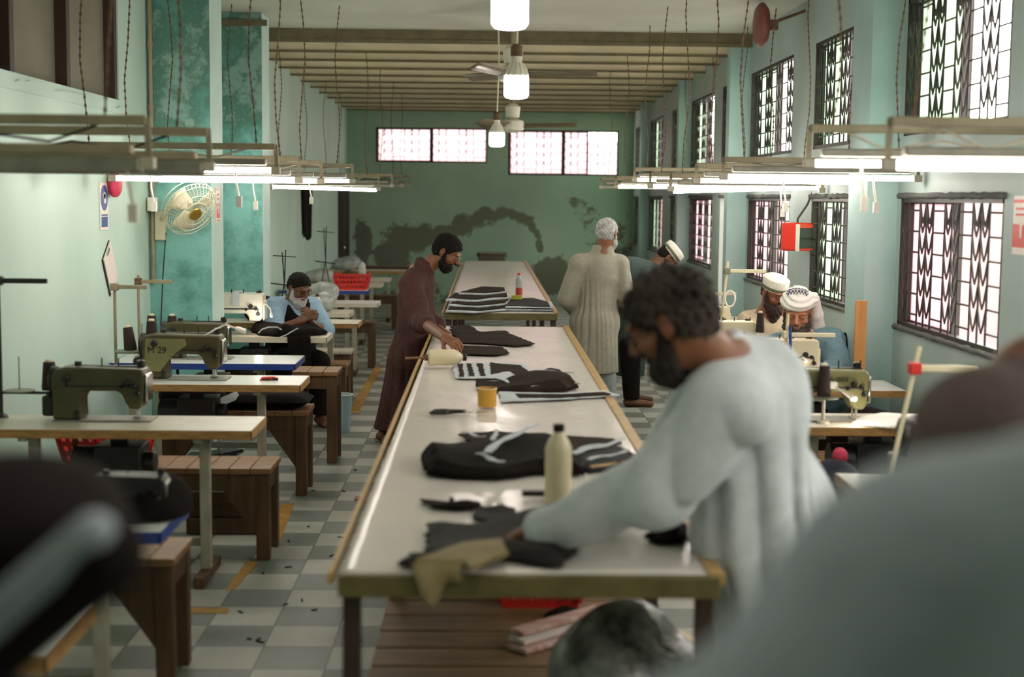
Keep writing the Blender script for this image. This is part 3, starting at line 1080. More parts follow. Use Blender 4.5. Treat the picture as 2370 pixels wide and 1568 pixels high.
# cloth laid over the white machine's arm
q = MB().span((-.02, -.1, 0), (.035, -.095, .1)).span((-.02, -.1, .1), (.035, .08, .106))
tag(q.build('cloth_scrap', 'grey_lining', loc=(-2.27 + .3, 11.25, .99 - .0)), 'white scrap of cloth over the arm of the GEM machine', 'cloth')

bench(-2.15, -1.08, 7.1, 7.46, .475, 'plank bench with the red basket on it, front one of the left row')
bench(-2.0, -1.09, 8.67, 9.02, .53, 'brown bench carrying the black cushion')
bench(-1.34, -1.02, 9.76, 10.1, .64, 'small tall wooden stool just past the black cushion bench', brace=False)
bench(-2.05, -1.15, 5.2, 5.54, .5, 'wooden bench low at the bottom left, behind the black machine')
bench(-2.2, -1.15, 11.72, 12.06, .46, 'bench the older person sits on')
bench(-1.96, -1.22, 12.85, 13.15, .45, 'pale bench behind the soda bottle table', 'laminate', False)
bench(-2.1, -1.2, 15.3, 15.6, .5, 'dark bench before the far blue-edged table', 'wood_dark', False)
bench(-2.1, -1.25, 19.9, 20.2, .47, 'dark bench near the far end of the left row', 'wood_dark', False)

# thread stands (left)
s = at(2, 905, 6.9)
thread_stand((s.x, 6.9, Z), 'dark thread stand at the left edge of the view', at(0, 640, 6.9).z - Z, .235, at(0, 650, 6.9).z - Z, at(0, 906, 6.9).z - Z, .33, 'black_metal', spikes=((.09, 0),))
sp = at(115, 903, 6.9)
cone((sp.x, 6.9, at(0, 905, 6.9).z + .006), 'black thread cone on the dark stand at the left edge')
s = at(269, 880, 8.5)
ts = thread_stand((s.x, 8.5, Z), 'cream thread stand beside the M 29 machine', at(0, 655, 8.5).z - Z, .19, at(0, 662, 8.5).z - Z, at(0, 812, 8.5).z - Z, .24, 'pipe_cream', spikes=((.158, 0),))
cone((s.x + .105, 8.44, at(0, 806, 8.5).z), 'black thread cone standing alone on the disc of the cream stand', tilt=-.12)
MB().lathe([(.09, 0), (.1, .008), (.02, .012)], (.105, -.06, at(0, 810, 8.5).z - Z), 20).build('spool_tray', 'tray_green', ts)
cone((s.x + .225, 8.46, at(0, 796, 8.5).z - .005), 'tallest black thread cone above the letter M of the M 29 machine', h=.15)
s = at(323, 835, 9.5)
ts = thread_stand((s.x, 9.5, Z), 'thread stand with an orange-brown clamp by the blue-edged table', at(0, 634, 9.5).z - Z, .225, at(0, 649, 9.5).z - Z, at(0, 782, 9.5).z - Z, .29, 'pipe_cream', clamp='rust', spikes=((.085, 0), (.22, 0)))
zz = at(0, 780, 9.5).z
cone((s.x + .085, 9.5, zz + .008), 'black thread cone half hidden behind the tallest cone', h=.14)
cone((s.x + .22, 9.5, zz + .008), 'black thread cone with a pale tip over the blue-edged table', h=.14)
s = at(418, 755, 11.3)
ts = thread_stand((s.x, 11.3, Z), 'tall thread stand beside the GEM machine', at(0, 612, 11.3).z - Z, .25, at(0, 613, 11.3).z - Z, at(0, 719, 11.3).z - Z, .27, 'pipe_cream', spikes=((.09, 0), (.21, 0)))
zz = at(0, 717, 11.3).z
cone((s.x + .09, 11.26, zz + .006), 'black thread cone on the stand by the GEM machine, nearer the post', h=.115)
cone((s.x + .21, 11.26, zz + .006), 'black thread cone on the stand by the GEM machine, nearer the machine', h=.11)
t = thing('thread_bag', 'clear plastic bag over a cone on the stand by the GEM machine', 'bag', (s.x + .06, 11.36, zz + .01))
mat('clear_plastic', rgb(225, 232, 228), .15, alpha=.28)
mat('sunlit_plastic', rgb(222, 200, 160), .3)
MB().lathe([(.05, 0), (.055, .08), (.035, .16), (.012, .24), (.008, .28)], n=12).build('film', 'clear_plastic', t, smooth=60)
for (px, py, Y, h, lb) in ((655, 660, 12.4, .42, 'thin wire thread rack behind the older person by the pillar'), (752, 610, 16.7, .5, 'thin wire thread rack near the far red basket')):
    s = at(px, 0, Y)
    t = thing('thread_rack', lb, 'thread stand', (s.x, Y, Z))
    r = MB().tube([(-.06, 0, 0), (.0, 0, .35), (.01, 0, .62 * h / .42)], .006, 6).tube([(.06, 0, 0), (.0, 0, .3), (-.02, 0, .6 * h / .42)], .006, 6)
    r.build('post', 'black_metal', t)
    MB().tube([(-.12, 0, .33), (.11, .02, .3)], .007, 6).build('lower_arm', 'black_metal', t)
    MB().tube([(-.1, 0, .57 * h / .42), (.1, 0, .56 * h / .42)], .005, 6).build('upper_arm', 'black_metal', t)


def gooseneck(pts, label, m='white_plastic', glow=True, head_r=.016):
    t = thing('gooseneck_lamp', label, 'lamp', pts[0])
    b = Vector(pts[0])
    q = [Vector(p) - b for p in pts]
    MB().box((0, 0, 0), (.05, .04, .035)).build('base', m, t, bevel=.006)
    MB().tube(q[:-1], .005, 6).build('gooseneck', m, t)
    d = (q[-1] - q[-2])
    MB().tube([q[-2], q[-2] + d * .3, q[-1]], [head_r * .6, head_r, head_r], 10).build('lamp_head', m, t)
    if glow:
        MB().ball(q[-1] + d * .06, head_r * .8, 10).build('lamp_bulb', 'lamp_glow', t)
    return t


gooseneck([at(434, 790, 8.4), at(470, 780, 8.36), at(500, 762, 8.34), at(522, 752, 8.33), at(545, 760, 8.33), at(568, 768, 8.32)], 'white gooseneck lamp with a chrome head over the M 29 machine', glow=False)
gooseneck([at(215, 868, 6.88), at(245, 862, 6.86), at(285, 862, 6.85), at(312, 862, 6.83), at(322, 866, 6.83)], 'small white gooseneck lamp lying along the dark olive machine', glow=False)
gooseneck([at(600, 700, 11.2), at(618, 706, 11.15), at(626, 716, 11.12), at(628, 724, 11.1), at(628, 732, 11.1)], 'small glowing lamp at the needle of the GEM machine', head_r=.012)

# red thread cutter on the M 29 table
p = onz(622, 881, Z)
t = thing('thread_cutter', 'red and grey thread cutter on the white table', 'cutter', (p.x, p.y, Z), .1)
MB().prism([(-.055, 0), (.05, 0), (.055, .012), (.03, .024), (-.04, .02)], -.012, .012).build('handle', 'red_plastic', t, bevel=.003)
MB().span((.02, -.013, .002), (.056, -.009, .016)).span((-.035, -.014, .002), (.015, -.01, .012)).build('grip', 'black_plastic', t)


# baskets
def basket(p, wx, wy, h, label, m='red_plastic', taper=.8, rz=0.):
    t = thing('plastic_basket', label, 'basket', p, rz)
    mb = MB()
    n = 9
    for s in (-1, 1):
        for (hx, hy, ax) in ((wx / 2, wy / 2, 0), (wy / 2, wx / 2, 1)):
            def P(u, z):
                k = taper + (1 - taper) * z / h
                a = (u * hx * k, s * hy * k, z)
                return a if ax == 0 else (a[1], a[0], z)
            for i in range(n + 1):
                u = -1 + 2 * i / n
                mb.beam(P(u, .02), P(u, h - .02), .02 if i % 3 else .03, .004, up=(0, s, 0) if ax == 0 else (s, 0, 0))
            for z in (.012, h * .36, h * .66, h - .012):
                mb.beam(P(-1, z), P(1, z), .006, .026)
    mb.span((-wx / 2 * taper, -wy / 2 * taper, 0), (wx / 2 * taper, wy / 2 * taper, .006))
    mb.build('basket_body', m, t)
    rim = MB()
    for s in (-1, 1):
        rim.span((-wx / 2 - .008, s * wy / 2 - .01, h - .012), (wx / 2 + .008, s * wy / 2 + .01, h + .004)).span((s * wx / 2 - .01, -wy / 2, h - .012), (s * wx / 2 + .01, wy / 2, h + .004))
    rim.build('rim', m, t, bevel=.003)
    return t


p = at(245, 1075, 7.25)
basket((p.x, 7.28, .475), .44, .27, .17, 'red slotted basket on the plank bench')
p = at(815, 660, 16.7)
basket((p.x, 16.72, Z), .4, .32, .185, 'red slotted basket on the far blue-edged table')
# black cushion on the second bench
def pillow(name, c, d, label, m, cat='cushion', rz=0.):
    def fn(u, v):
        a, b_ = (u - .5) * 2, (v - .5) * 2
        return (a * d[0] / 2, b_ * d[1] / 2)
    t = MB()
    n = 10
    for s in (-1, 1):
        def f(u, v, s=s):
            a, b_ = (u - .5) * 2, (v - .5) * 2
            e = (max(0, 1 - a ** 4) * max(0, 1 - b_ ** 4)) ** .4
            return (a * d[0] / 2, b_ * d[1] / 2, d[2] / 2 + s * d[2] / 2 * e * (1 + .15 * mnoise.noise((a * 2, b_ * 2, s))))
        t.grid(f, n, n)
    o = t.build(name, m, smooth=80, loc=c)
    o.rotation_euler = (0, 0, rz)
    return tag(o, label, cat)


pillow('seat_cushion', (-1.37, 8.84, .53), (.56, .32, .1), 'flat black cushion on the brown bench', 'black_cloth')

# ---------------------------------------------------------------- stations by the windows
RT = [
    (1.41, 2.5, 5.17, 5.63, 'ply_edge', 'laminate_white', 'sewing table with the orange-clamped stand, nearest by the windows'),
    (1.38, 2.5, 6.78, 7.24, 'ply_edge', 'laminate', 'wood-edged sewing table with white fabric under the olive machine'),
    (1.3, 2.44, 8.13, 8.62, 'ply_edge', 'laminate_white', 'white-topped sewing table of the person in the turban'),
    (1.3, 2.45, 9.45, 9.9, 'ply_edge', 'laminate', 'sewing table of the person in the white cap'),
    (1.3, 2.4, 10.75, 11.2, 'laminate', 'laminate', 'pale sewing table behind the person in the white cap'),
    (1.5, 2.4, 12.9, 13.3, 'laminate', 'laminate', 'pale sewing table beside the thin pillar'),
    (1.25, 2.4, 14.6, 15.0, 'laminate', 'laminate', 'pale sewing table before the white blind'),
    (1.25, 2.4, 16.6, 17.0, 'laminate', 'laminate', 'pale sewing table past the white blind'),
    (1.25, 2.4, 19.2, 19.6, 'laminate', 'laminate', 'pale sewing table at the far end by the windows'),
]
for i, (x0, x1, y0, y1, e, tp, lb) in enumerate(RT):
    sewing_table(x0, x1, y0, y1, lb, e, tp, detail=i < 5)
sewing_machine((1.63, 5.42, Z), 'dark olive sewing machine behind the orange-clamped stand', 'olive')
mj = sewing_machine((1.46, 7.02, Z), 'olive green sewing machine with black lettering, lamp over its needle', 'olive_light', 1., txt='\u2302.ALSBEX', txt_size=.03, txt_pos=(.27, .212))
sewing_machine((1.52, 8.36, Z), 'cream sewing machine in front of the person in the turban', 'cream', 1.0, box=True)
sewing_machine((1.4, 9.65, Z), 'cream sewing machine in front of the person in the white cap', 'cream', .98, box=True)
sewing_machine((1.45, 10.98, Z), 'cream sewing machine behind the person in the white cap', 'cream', .98, box=True)
sewing_machine((1.62, 13.1, Z), 'cream sewing machine beside the thin pillar', 'cream', .98, box=True)
sewing_machine((1.4, 14.8, Z), 'cream sewing machine before the white blind', 'cream', .98, box=True)
bench(1.72, 2.5, 7.5, 7.88, .45, 'brown bench behind the olive green machine by the windows')
bench(1.4, 2.33, 8.75, 9.1, .46, 'bench the person in the turban sits on')
bench(1.5, 2.4, 10.15, 10.45, .46, 'bench the person in the white cap sits on')
s = at(2052, 1140, 5.3)
thread_stand((s.x, 5.3, Z), 'pale leaning thread stand with an orange clamp', at(0, 785, 5.3).z - Z, .24, at(0, 836, 5.3).z - Z, 0, 0, 'cream', lean=.105, clamp='red_plastic')
s = at(1905, 965, 6.9)
ts = thread_stand((s.x, 6.9, Z), 'short thread stand holding two cones at the olive green machine', .2, -.01, .19, .125, -.22, 'steel_cream', spikes=((0, 0), (-.115, 0)))
cone((s.x, 6.9, Z + .133), 'black thread cone on the short stand, in full view by the olive green machine', h=.15, r=.034)
cone((s.x - .115, 6.9, Z + .133), 'black thread cone half hidden by the pale blue kurta', h=.14, r=.034)
s = at(1812, 870, 8.25)
t = thread_stand((s.x, 8.25, Z), 'cream thread stand with a blue cord before the person in the turban', at(0, 712, 8.25).z - Z, .285, at(0, 760, 8.25).z - Z, 0, 0, 'cream', lean=.02, clamp='cream')
MB().tube([(.03, -.02, .36), (.035, -.03, .2), (.01, -.03, .05)], .009, 6).build('cord', 'blue_edge', t)
s = at(1662, 720, 9.75)
t = thread_stand((s.x, 9.75, Z), 'thread stand with a ring of white cord by the person in the white cap', at(0, 590, 9.75).z - Z, .27, at(0, 612, 9.75).z - Z, 0, 0, 'cream', lean=.06, clamp='steel_grey')
MB().tube([(.075 + .035 * math.cos(a), -.03, .415 + .055 * math.sin(a)) for a in [k * PI / 8 for k in range(16)]], .007, 6, closed=True).build('cord_coil', 'white_plastic', t)
s = at(1640, 700, 11.0)
t = thread_stand((1.72, 11.05, Z), 'cross-barred thread stand behind the white cord ring', .42, .23, .36, 0, 0, 'steel_cream')
cone((at(1755, 790, 9.6).x, 9.55, Z + .2), 'black thread cone beside the person in the white cap', h=.13, r=.03)
gooseneck([at(1925, 892, 6.93), at(1940, 900, 6.9), at(1955, 912, 6.88), at(1968, 921, 6.86), at(1978, 924, 6.86)], 'white disc-based lamp shining on the olive green machine needle', head_r=.014)
gooseneck([at(1815, 825, 8.3), at(1835, 832, 8.28), at(1850, 833, 8.27), at(1858, 828, 8.26), at(1864, 836, 8.26)], 'small glowing lamp at the needle of the cream machine', head_r=.01)
for i, (p, e) in enumerate((((1.80, 6.80, .84), .7), ((1.95, 8.3, .9), .5), ((-1.77, 11.05, .92), .6))):
    ld = bpy.data.lights.new('needle_lamp', 'POINT')
    ld.energy = e
    ld.color = (1, .86, .74)
    ld.shadow_soft_size = .015
    lo_ = bpy.data.objects.new('needle_lamp', ld)
    lo_.location = p
    COL.objects.link(lo_)
# ================================================================ PEOPLE (distance fields -> continuous surfaces)
class SDF:
    def __init__(s, lo, hi, h):
        s.lo = np.array(lo, dtype=np.float64)
        s.h = h
        s.n = np.ceil((np.array(hi) - s.lo) / h).astype(int) + 1
        s.f = np.full(s.n, .5, dtype=np.float32)

    def _win(s, mn, mx, m):
        a = np.maximum(np.floor((np.array(mn) - m - s.lo) / s.h).astype(int), 0)
        b = np.minimum(np.ceil((np.array(mx) + m - s.lo) / s.h).astype(int) + 1, s.n)
        if np.any(b <= a):
            return None
        ax = [s.lo[i] + s.h * np.arange(a[i], b[i]) for i in range(3)]
        X, Y, Zz = np.meshgrid(*ax, indexing='ij')
        return tuple(slice(a[i], b[i]) for i in range(3)), np.stack([X, Y, Zz], -1)

    def _put(s, sl, d, k, op):
        f = s.f[sl]
        if op == 'u':
            e = np.maximum(k - np.abs(f - d), 0) / max(k, 1e-6)
            s.f[sl] = np.minimum(f, d) - e * e * k * .25
        else:
            d = -d
            e = np.maximum(k - np.abs(f - d), 0) / max(k, 1e-6)
            s.f[sl] = np.maximum(f, d) + e * e * k * .25

    def cap(s, a, b, ra, rb, k=.02, op='u', side=None, ratio=1., flat=False):
        a, b = np.array(a, float), np.array(b, float)
        r = max(ra, rb) * max(1, ratio)
        w = s._win(np.minimum(a, b) - r, np.maximum(a, b) + r, k + 3 * s.h)
        if w is None:
            return s
        sl, P = w
        d = b - a
        L2 = d @ d + 1e-12
        q = P - a
        t = np.clip(q @ d / L2, 0, 1)
        v = q - t[..., None] * d
        if side is not None:
            sv = np.array(side, float)
            sv = sv - d * (sv @ d) / L2
            sv /= np.linalg.norm(sv) + 1e-9
            c = v @ sv
            v = v - (c * (1 - 1 / ratio))[..., None] * sv
        dist = np.linalg.norm(v, axis=-1) - (ra + (rb - ra) * t)
        if flat:
            n = d / math.sqrt(L2)
            dist = np.maximum(dist, (P - b) @ n)
        s._put(sl, dist.astype(np.float32), k, op)
        return s

    def path(s, pts, rs, k=.02, op='u', **kw):
        for i in range(len(pts) - 1):
            s.cap(pts[i], pts[i + 1], rs[i], rs[i + 1], k, op, **kw)
        return s

    def ell(s, c, r, R=None, k=.02, op='u'):
        c = np.array(c, float)
        r = np.array(r, float)
        m = r.max()
        w = s._win(c - m, c + m, k + 3 * s.h)
        if w is None:
            return s
        sl, P = w
        q = P - c
        if R is not None:
            q = q @ np.array(R)
        k0 = np.linalg.norm(q / r, axis=-1)
        k1 = np.linalg.norm(q / (r * r), axis=-1) + 1e-9
        s._put(sl, (k0 * (k0 - 1) / k1).astype(np.float32), k, op)
        return s

    def cut(s, p, n):
        """keep what lies behind the plane"""
        ax = [s.lo[i] + s.h * np.arange(s.n[i]) for i in range(3)]
        d = ((ax[0] - p[0]) * n[0])[:, None, None] + ((ax[1] - p[1]) * n[1])[None, :, None] + ((ax[2] - p[2]) * n[2])[None, None, :]
        s.f = np.maximum(s.f, d.astype(np.float32))
        return s

    def rough(s, fn, band=.06):
        i = np.nonzero(np.abs(s.f) < band)
        P = s.lo + s.h * np.stack(i, -1)
        s.f[i] += fn(P).astype(np.float32)
        return s

    def build(s, name, m, parent=None, origin=(0, 0, 0), both=False):
        f = s.f
        for ax in range(3):
            for e in (0, -1):
                ix = [slice(None)] * 3
                ix[ax] = e
                f[tuple(ix)] = np.maximum(f[tuple(ix)], 1e-3)
        sg = f < 0
        n = s.n
        ids, pos, quads = [], [], []
        C = lambda i, j, k: (i * n[1] + j) * n[2] + k
        for ax in range(3):
            o1, o2 = (ax + 1) % 3, (ax + 2) % 3
            A = [slice(None)] * 3
            B = [slice(None)] * 3
            A[ax] = slice(0, -1)
            B[ax] = slice(1, None)
            e = np.argwhere(sg[tuple(A)] != sg[tuple(B)])
            if not len(e):
                continue
            e2 = e.copy()
            e2[:, ax] += 1
            fa, fb = f[tuple(e.T)], f[tuple(e2.T)]
            t = fa / (fa - fb)
            p = e.astype(np.float64)
            p[:, ax] += t
            cs = []
            for da, db in ((1, 1), (0, 1), (0, 0), (1, 0)):
                c = e.copy()
                c[:, o1] -= da
                c[:, o2] -= db
                ci = C(c[:, 0], c[:, 1], c[:, 2])
                cs.append(ci)
                ids.append(ci)
                pos.append(p)
            q = np.stack(cs, 1)
            fl = fa >= 0
            q[fl] = q[fl][:, ::-1]
            quads.append(q)
        ids = np.concatenate(ids)
        pos = np.concatenate(pos)
        quads = np.concatenate(quads)
        u, inv = np.unique(ids, return_inverse=True)
        cnt = np.bincount(inv)
        V = np.stack([np.bincount(inv, pos[:, a]) / cnt for a in range(3)], 1) * s.h + s.lo - np.array(origin)
        F = np.searchsorted(u, quads)
        me = bpy.data.meshes.new(name)
        me.vertices.add(len(V))
        me.vertices.foreach_set('co', V.astype(np.float32).ravel())
        me.loops.add(F.size)
        me.loops.foreach_set('vertex_index', F.astype(np.int32).ravel())
        me.polygons.add(len(F))
        me.polygons.foreach_set('loop_start', np.arange(0, F.size, 4, dtype=np.int32))
        me.polygons.foreach_set('loop_total', np.full(len(F), 4, dtype=np.int32))
        me.polygons.foreach_set('use_smooth', np.ones(len(F), dtype=bool))
        me.update(calc_edges=True)
        me.validate()
        me.materials.append(MATS[m] if isinstance(m, str) else m)
        o = bpy.data.objects.new(name, me)
        COL.objects.link(o)
        if parent:
            o.parent = parent
        return o


def unit(v):
    v = np.array(v, float)
    return v / (np.linalg.norm(v) + 1e-12)


def head_frame(face, up=(0, 0, 1)):
    """columns: left, face, up"""
    f = unit(face)
    l = unit(np.cross(np.array(up, float), f))
    u = np.cross(f, l)
    return np.stack([l, f, u], 1)


def add_head(S, c, R, sc=1., ears=True):
    """skull, jaw, nose, brow, eye hollows, lips, ears; c = middle of the head, R columns left/face/up"""
    G = lambda x, y, z: np.array(c) + R @ (np.array([x, y, z]) * sc)
    E = lambda x, y, z, r, k=.02, op='u': S.ell(G(x, y, z), np.array(r) * sc, R, k, op)
    E(0, -.012, .035, (.074, .094, .082), .02)
    E(0, .02, -.03, (.06, .070, .078), .03)
    E(0, .052, -.085, (.034, .032, .03), .03)
    E(0, .012, -.07, (.052, .055, .038), .03)
    for s_ in (-1, 1):
        E(s_ * .033, .092, .012, (.022, .016, .014), .012, 's')
        E(s_ * .032, .076, .010, (.0155, .0155, .0145), .004)
        E(s_ * .036, .085, .034, (.026, .012, .009), .012)
        E(s_ * .045, .062, -.022, (.022, .022, .02), .02)
        if ears:
            E(s_ * .080, -.012, .0, (.012, .020, .033), .006)
            E(s_ * .090, -.006, .004, (.007, .010, .018), .004, 's')
            E(s_ * .074, -.002, -.026, (.009, .010, .011), .008)
    S.cap(G(0, .088, .025), G(0, .113, -.018), .009 * sc, .013 * sc, .014)
    E(.012, .102, -.022, (.010, .011, .008), .006)
    E(-.012, .102, -.022, (.010, .011, .008), .006)
    E(0, .088, -.048, (.025, .012, .0065), .008)
    E(0, .086, -.060, (.022, .012, .007), .008)
    E(0, .1, -.054, (.022, .006, .0018), .003, 's')
    return G


def add_hand(S, wrist, fwd, palm_n, sc=1., curl=.6, thumb=1, spread=.0, bend=None):
    """palm, four unequal fingers bent at the knuckles, thumb from the palm's side. palm_n: the way the palm faces"""
    f = unit(fwd)
    n = unit(np.array(palm_n) - f * (np.array(palm_n) @ f))
    sd = np.cross(f, n) * thumb
    w_ = np.array(wrist, float)
    P = lambda a, b, c: w_ + (f * a + sd * b + n * c) * sc
    S.cap(P(0, 0, 0), P(.03, 0, 0), .024 * sc, .024 * sc, .02, side=sd, ratio=1.2)
    for b in (-.028, -.009, .010, .028):
        S.cap(P(.025, b * .7, 0), P(.088, b, -.004), .0135 * sc, .0115 * sc, .014)
    for i, (b, L) in enumerate(((.031, .068), (.0105, .078), (-.0105, .072), (-.031, .056))):
        a0 = P(.09, b, -.004)
        ang = 0.
        p = a0
        c_ = curl * (1 + .12 * i)
        for j, (fr, r0, r1) in enumerate(((.45, .0098, .009), (.3, .009, .0082), (.25, .0082, .007))):
            ang += c_ * (.55, .8, .5)[j]
            d = f * math.cos(ang) + n * math.sin(ang) + sd * (b * 3.2 * spread)
            q = p + d * L * fr * 1.25 * sc
            S.cap(p, q, r0 * sc, r1 * sc, .005)
            p = q
    t0 = P(.022, .026, .006)
    t1 = P(.055, .052, .024)
    t2 = P(.085, .056, .040)
    t3 = P(.106, .050, .050)
    S.path([t0, t1, t2, t3], [.016 * sc, .0125 * sc, .0105 * sc, .0085 * sc], .008)
    return S


def folds(amp, seed=0, vert=1., n=7, kx=34):
    rs = np.random.RandomState(seed)
    K = []
    for i in range(n):
        a = rs.uniform(0, 2 * PI)
        k = rs.uniform(.35, 1.) * kx
        K.append((np.array([math.cos(a) * k, math.sin(a) * k, rs.uniform(-.28, .28) * kx / max(vert, .3)]), rs.uniform(0, 6.28), rs.uniform(.5, 1)))

    def fn(P):
        v = np.zeros(len(P))
        wob = .5 * np.sin(P[:, 2] * 9 + P[:, 0] * 6 + seed)
        for k, p, a in K:
            v += a * np.sin(P @ k + p + wob)
        v /= n * .45
        return amp * np.sign(v) * np.abs(v) ** 1.2
    return fn


def fuzz(amp, k=300, seed=1):
    rs = np.random.RandomState(seed)
    Ks = [rs.normal(size=3) * k * .6 for _ in range(6)]
    ph = rs.uniform(0, 6.28, 6)
    return lambda P: amp * sum(np.sin(P @ q + p) for q, p in zip(Ks, ph)) / 3


def bounds(pts, m):
    a = np.array(pts, float)
    return a.min(0) - m, a.max(0) + m


def cranium(S, G, R, sc, hairline=.045, thick=.008, back=-.03, front=.06, side=.02):
    """hair cap: swollen skull with the face cut away"""
    S.ell(G(0, -.014, .04), np.array((.077 + thick, .097 + thick, .082 + thick)) * sc, R, .01)
    S.ell(G(0, -.03, .0), np.array((.074 + thick, .075 + thick, .07 + thick)) * sc, R, .02)
    # clear face and neck
    n1 = R @ unit((0, .75, -.66))
    p1 = G(0, front, hairline)
    n2 = R @ unit((0, .7, -1))
    p2 = G(0, -.05, back)
    return (p1, n1), (p2, n2)


def hair_cap(G, R, sc, m, parent, origin, fz=.004, kz=320, **kw):
    c = G(0, 0, .03)
    S = SDF(c - .16 * sc, c + .16 * sc, .005)
    cuts = cranium(S, G, R, sc, **kw)
    for p, n in cuts:
        # union of removal: point is removed when in front of plane 1 or below plane 2
        S.cut(p, n)
    for s_ in (-1, 1):
        S.ell(G(s_ * .088, -.008, -.004), np.array((.022, .024, .036)) * sc, R, .004, 's')
    S.rough(fuzz(fz, kz))
    return S.build('hair', m, parent, origin)


def beard(G, R, sc, m, parent, origin, length=.05, wide=.055, fz=.004, res=.005, stache=True):
    c = G(0, .04, -.09)
    S = SDF(c - .2 * sc, c + .2 * sc, res)
    S.ell(G(0, .05, -.095), np.array((wide, .05, .035 + length * .25)) * sc, R, .02)
    S.cap(G(0, .055, -.09), G(0, .06, -.10 - length), .042 * sc, .02 * sc, .03, side=R[:, 0], ratio=1.25)
    for s_ in (-1, 1):
        S.cap(G(s_ * .068, .005, .0), G(s_ * .06, .03, -.075), .014 * sc, .024 * sc, .02)
        S.cap(G(s_ * .06, .03, -.075), G(s_ * .02, .07, -.1), .022 * sc, .024 * sc, .02)
        if stache:
            S.cap(G(0, .1, -.038), G(s_ * .034, .078, -.056), .008 * sc, .008 * sc, .01)
    S.ell(G(0, .105, -.052), np.array((.026, .03, .011)) * sc, R, .006, 's')
    S.rough(fuzz(fz, 260))
    return S.build('beard', m, parent, origin)


def glasses(G, R, parent, origin, m='black_metal'):
    mb = MB()
    o = Vector(origin)
    V = lambda x, y, z: Vector(G(x, y, z)) - o
    for s_ in (-1, 1):
        mb.tube([V(s_ * .034 + .024 * math.cos(a), .106 - .006 * abs(math.cos(a)), .01 + .017 * math.sin(a)) for a in [k * PI / 8 for k in range(16)]], .0017, 5, closed=True)
        mb.tube([V(s_ * .058, .1, .014), V(s_ * .078, .05, .012), V(s_ * .084, -.01, .008)], .0017, 5)
    mb.tube([V(-.01, .108, .012), V(.01, .108, .012)], .0017, 5)
    return mb.build('glasses', m, parent)


def person(label, root):
    return thing('person', label, 'person', tuple(root))


def garment(parts, fold, seed, cuts=(), res=.009, m=.14, name='kurta', mat_=None, parent=None, origin=None, vert=1., pleat=None):
    """parts: list of (kind, args, kwargs) applied in order"""
    pts = []
    for kind, a, kw in parts:
        if kind == 'cap':
            pts += [a[0], a[1]]
        elif kind == 'ell':
            pts += [np.array(a[0]) - max(a[1]), np.array(a[0]) + max(a[1])]
        elif kind == 'path':
            pts += list(a[0])
    lo, hi = bounds(pts, m)
    S = SDF(lo, hi, res)
    for kind, a, kw in parts:
        getattr(S, kind)(*a, **kw)
    if fold:
        S.rough(folds(fold, seed, vert))
    if pleat:
        (cx, cy), amp, cnt, ztop = pleat

        def pf(P):
            a = np.arctan2(P[:, 1] - cy, P[:, 0] - cx)
            g = np.clip((ztop - P[:, 2]) / .35, 0, 1) * (.55 + .45 * np.sin(3 * a + 1.3))
            q = np.sin(cnt * a + 1.1 * np.sin(P[:, 2] * 3.1 + 2 * a) + .5 * np.sin(5 * a))
            return amp * g * (1 - 2 * np.abs(q) ** .7)
        S.rough(pf)
    for p, n in cuts:
        S.cut(p, n)
    return S.build(name, mat_, parent, origin)
def A(px, py, Y):
    return np.array(at(px, py, Y))


mat('cloth_brown', rgb(84, 56, 52), .9, var=.25, vscale=30, bump=.2, bscale=90, spec=.2)
mat('cloth_cream', rgb(158, 152, 138), .9, var=.12, vscale=30, bump=.2, bscale=90)
mat('cloth_teal', rgb(56, 72, 68), .9, var=.2, vscale=30, bump=.2, bscale=90)
mat('cloth_blue', rgb(206, 212, 216), .9, var=.12, vscale=20, bump=.15, bscale=60)
mat('cloth_skyblue', rgb(150, 180, 204), .9, var=.15, vscale=30, bump=.15, bscale=60)
mat('cloth_slate', rgb(104, 134, 146), .9, var=.2, vscale=30, bump=.2, bscale=80)
mat('cloth_sand', rgb(186, 166, 140), .9, var=.12, vscale=30)
mat('cloth_dark', rgb(30, 23, 22), .95, var=.2, vscale=20, spec=.15)
mat('cloth_mocha', rgb(84, 72, 66), .9, var=.15, vscale=12, bump=.2, bscale=60)
mat('cloth_grey', rgb(150, 160, 164), .9, var=.1, vscale=12)
mat('cloth_grey_dark', rgb(126, 138, 140), .9, var=.15, vscale=10, bump=.2, bscale=50)
mat('trouser_pale', rgb(150, 158, 156), .9, var=.12)
mat('white_knit', rgb(232, 228, 214), .9, bump=.4, bscale=120)
mat('white_cotton', rgb(238, 234, 226), .9, var=.06, vscale=20, bump=.3, bscale=40, stretch=(1, 1, 4))
mat('olive_band', rgb(92, 92, 70), .8)
mat('sandal', rgb(40, 30, 26), .6)


def body_skin(lo_pts, fn, name, m, parent, origin, res=.0055, mg=.16):
    lo, hi = bounds(lo_pts, mg)
    S = SDF(lo, hi, res)
    fn(S)
    return S.build(name, m, parent, origin)


def cap_lathe(G, R, prof, m, parent, origin, name='cap', n=28):
    M = Matrix([[float(v) for v in row] for row in R])
    o = Vector([float(v) for v in (G(0, -.012, 0) - np.array(origin))])
    return MB().lathe(prof, o, n, M @ Matrix.Diagonal((1., 1.14, 1.))).build(name, m, parent, smooth=50)


def foot(S, ankle, d, L=.17, r=.036):
    a = np.array(ankle, float)
    d = unit((d[0], d[1], 0))
    S.cap(a, (a[0], a[1], .05), .042, .042, .02)
    S.cap((a[0] - d[0] * .04, a[1] - d[1] * .04, .04), (a[0] + d[0] * L, a[1] + d[1] * L, .026), .038, .026, .02, side=np.cross(d, (0, 0, 1)), ratio=1.3)


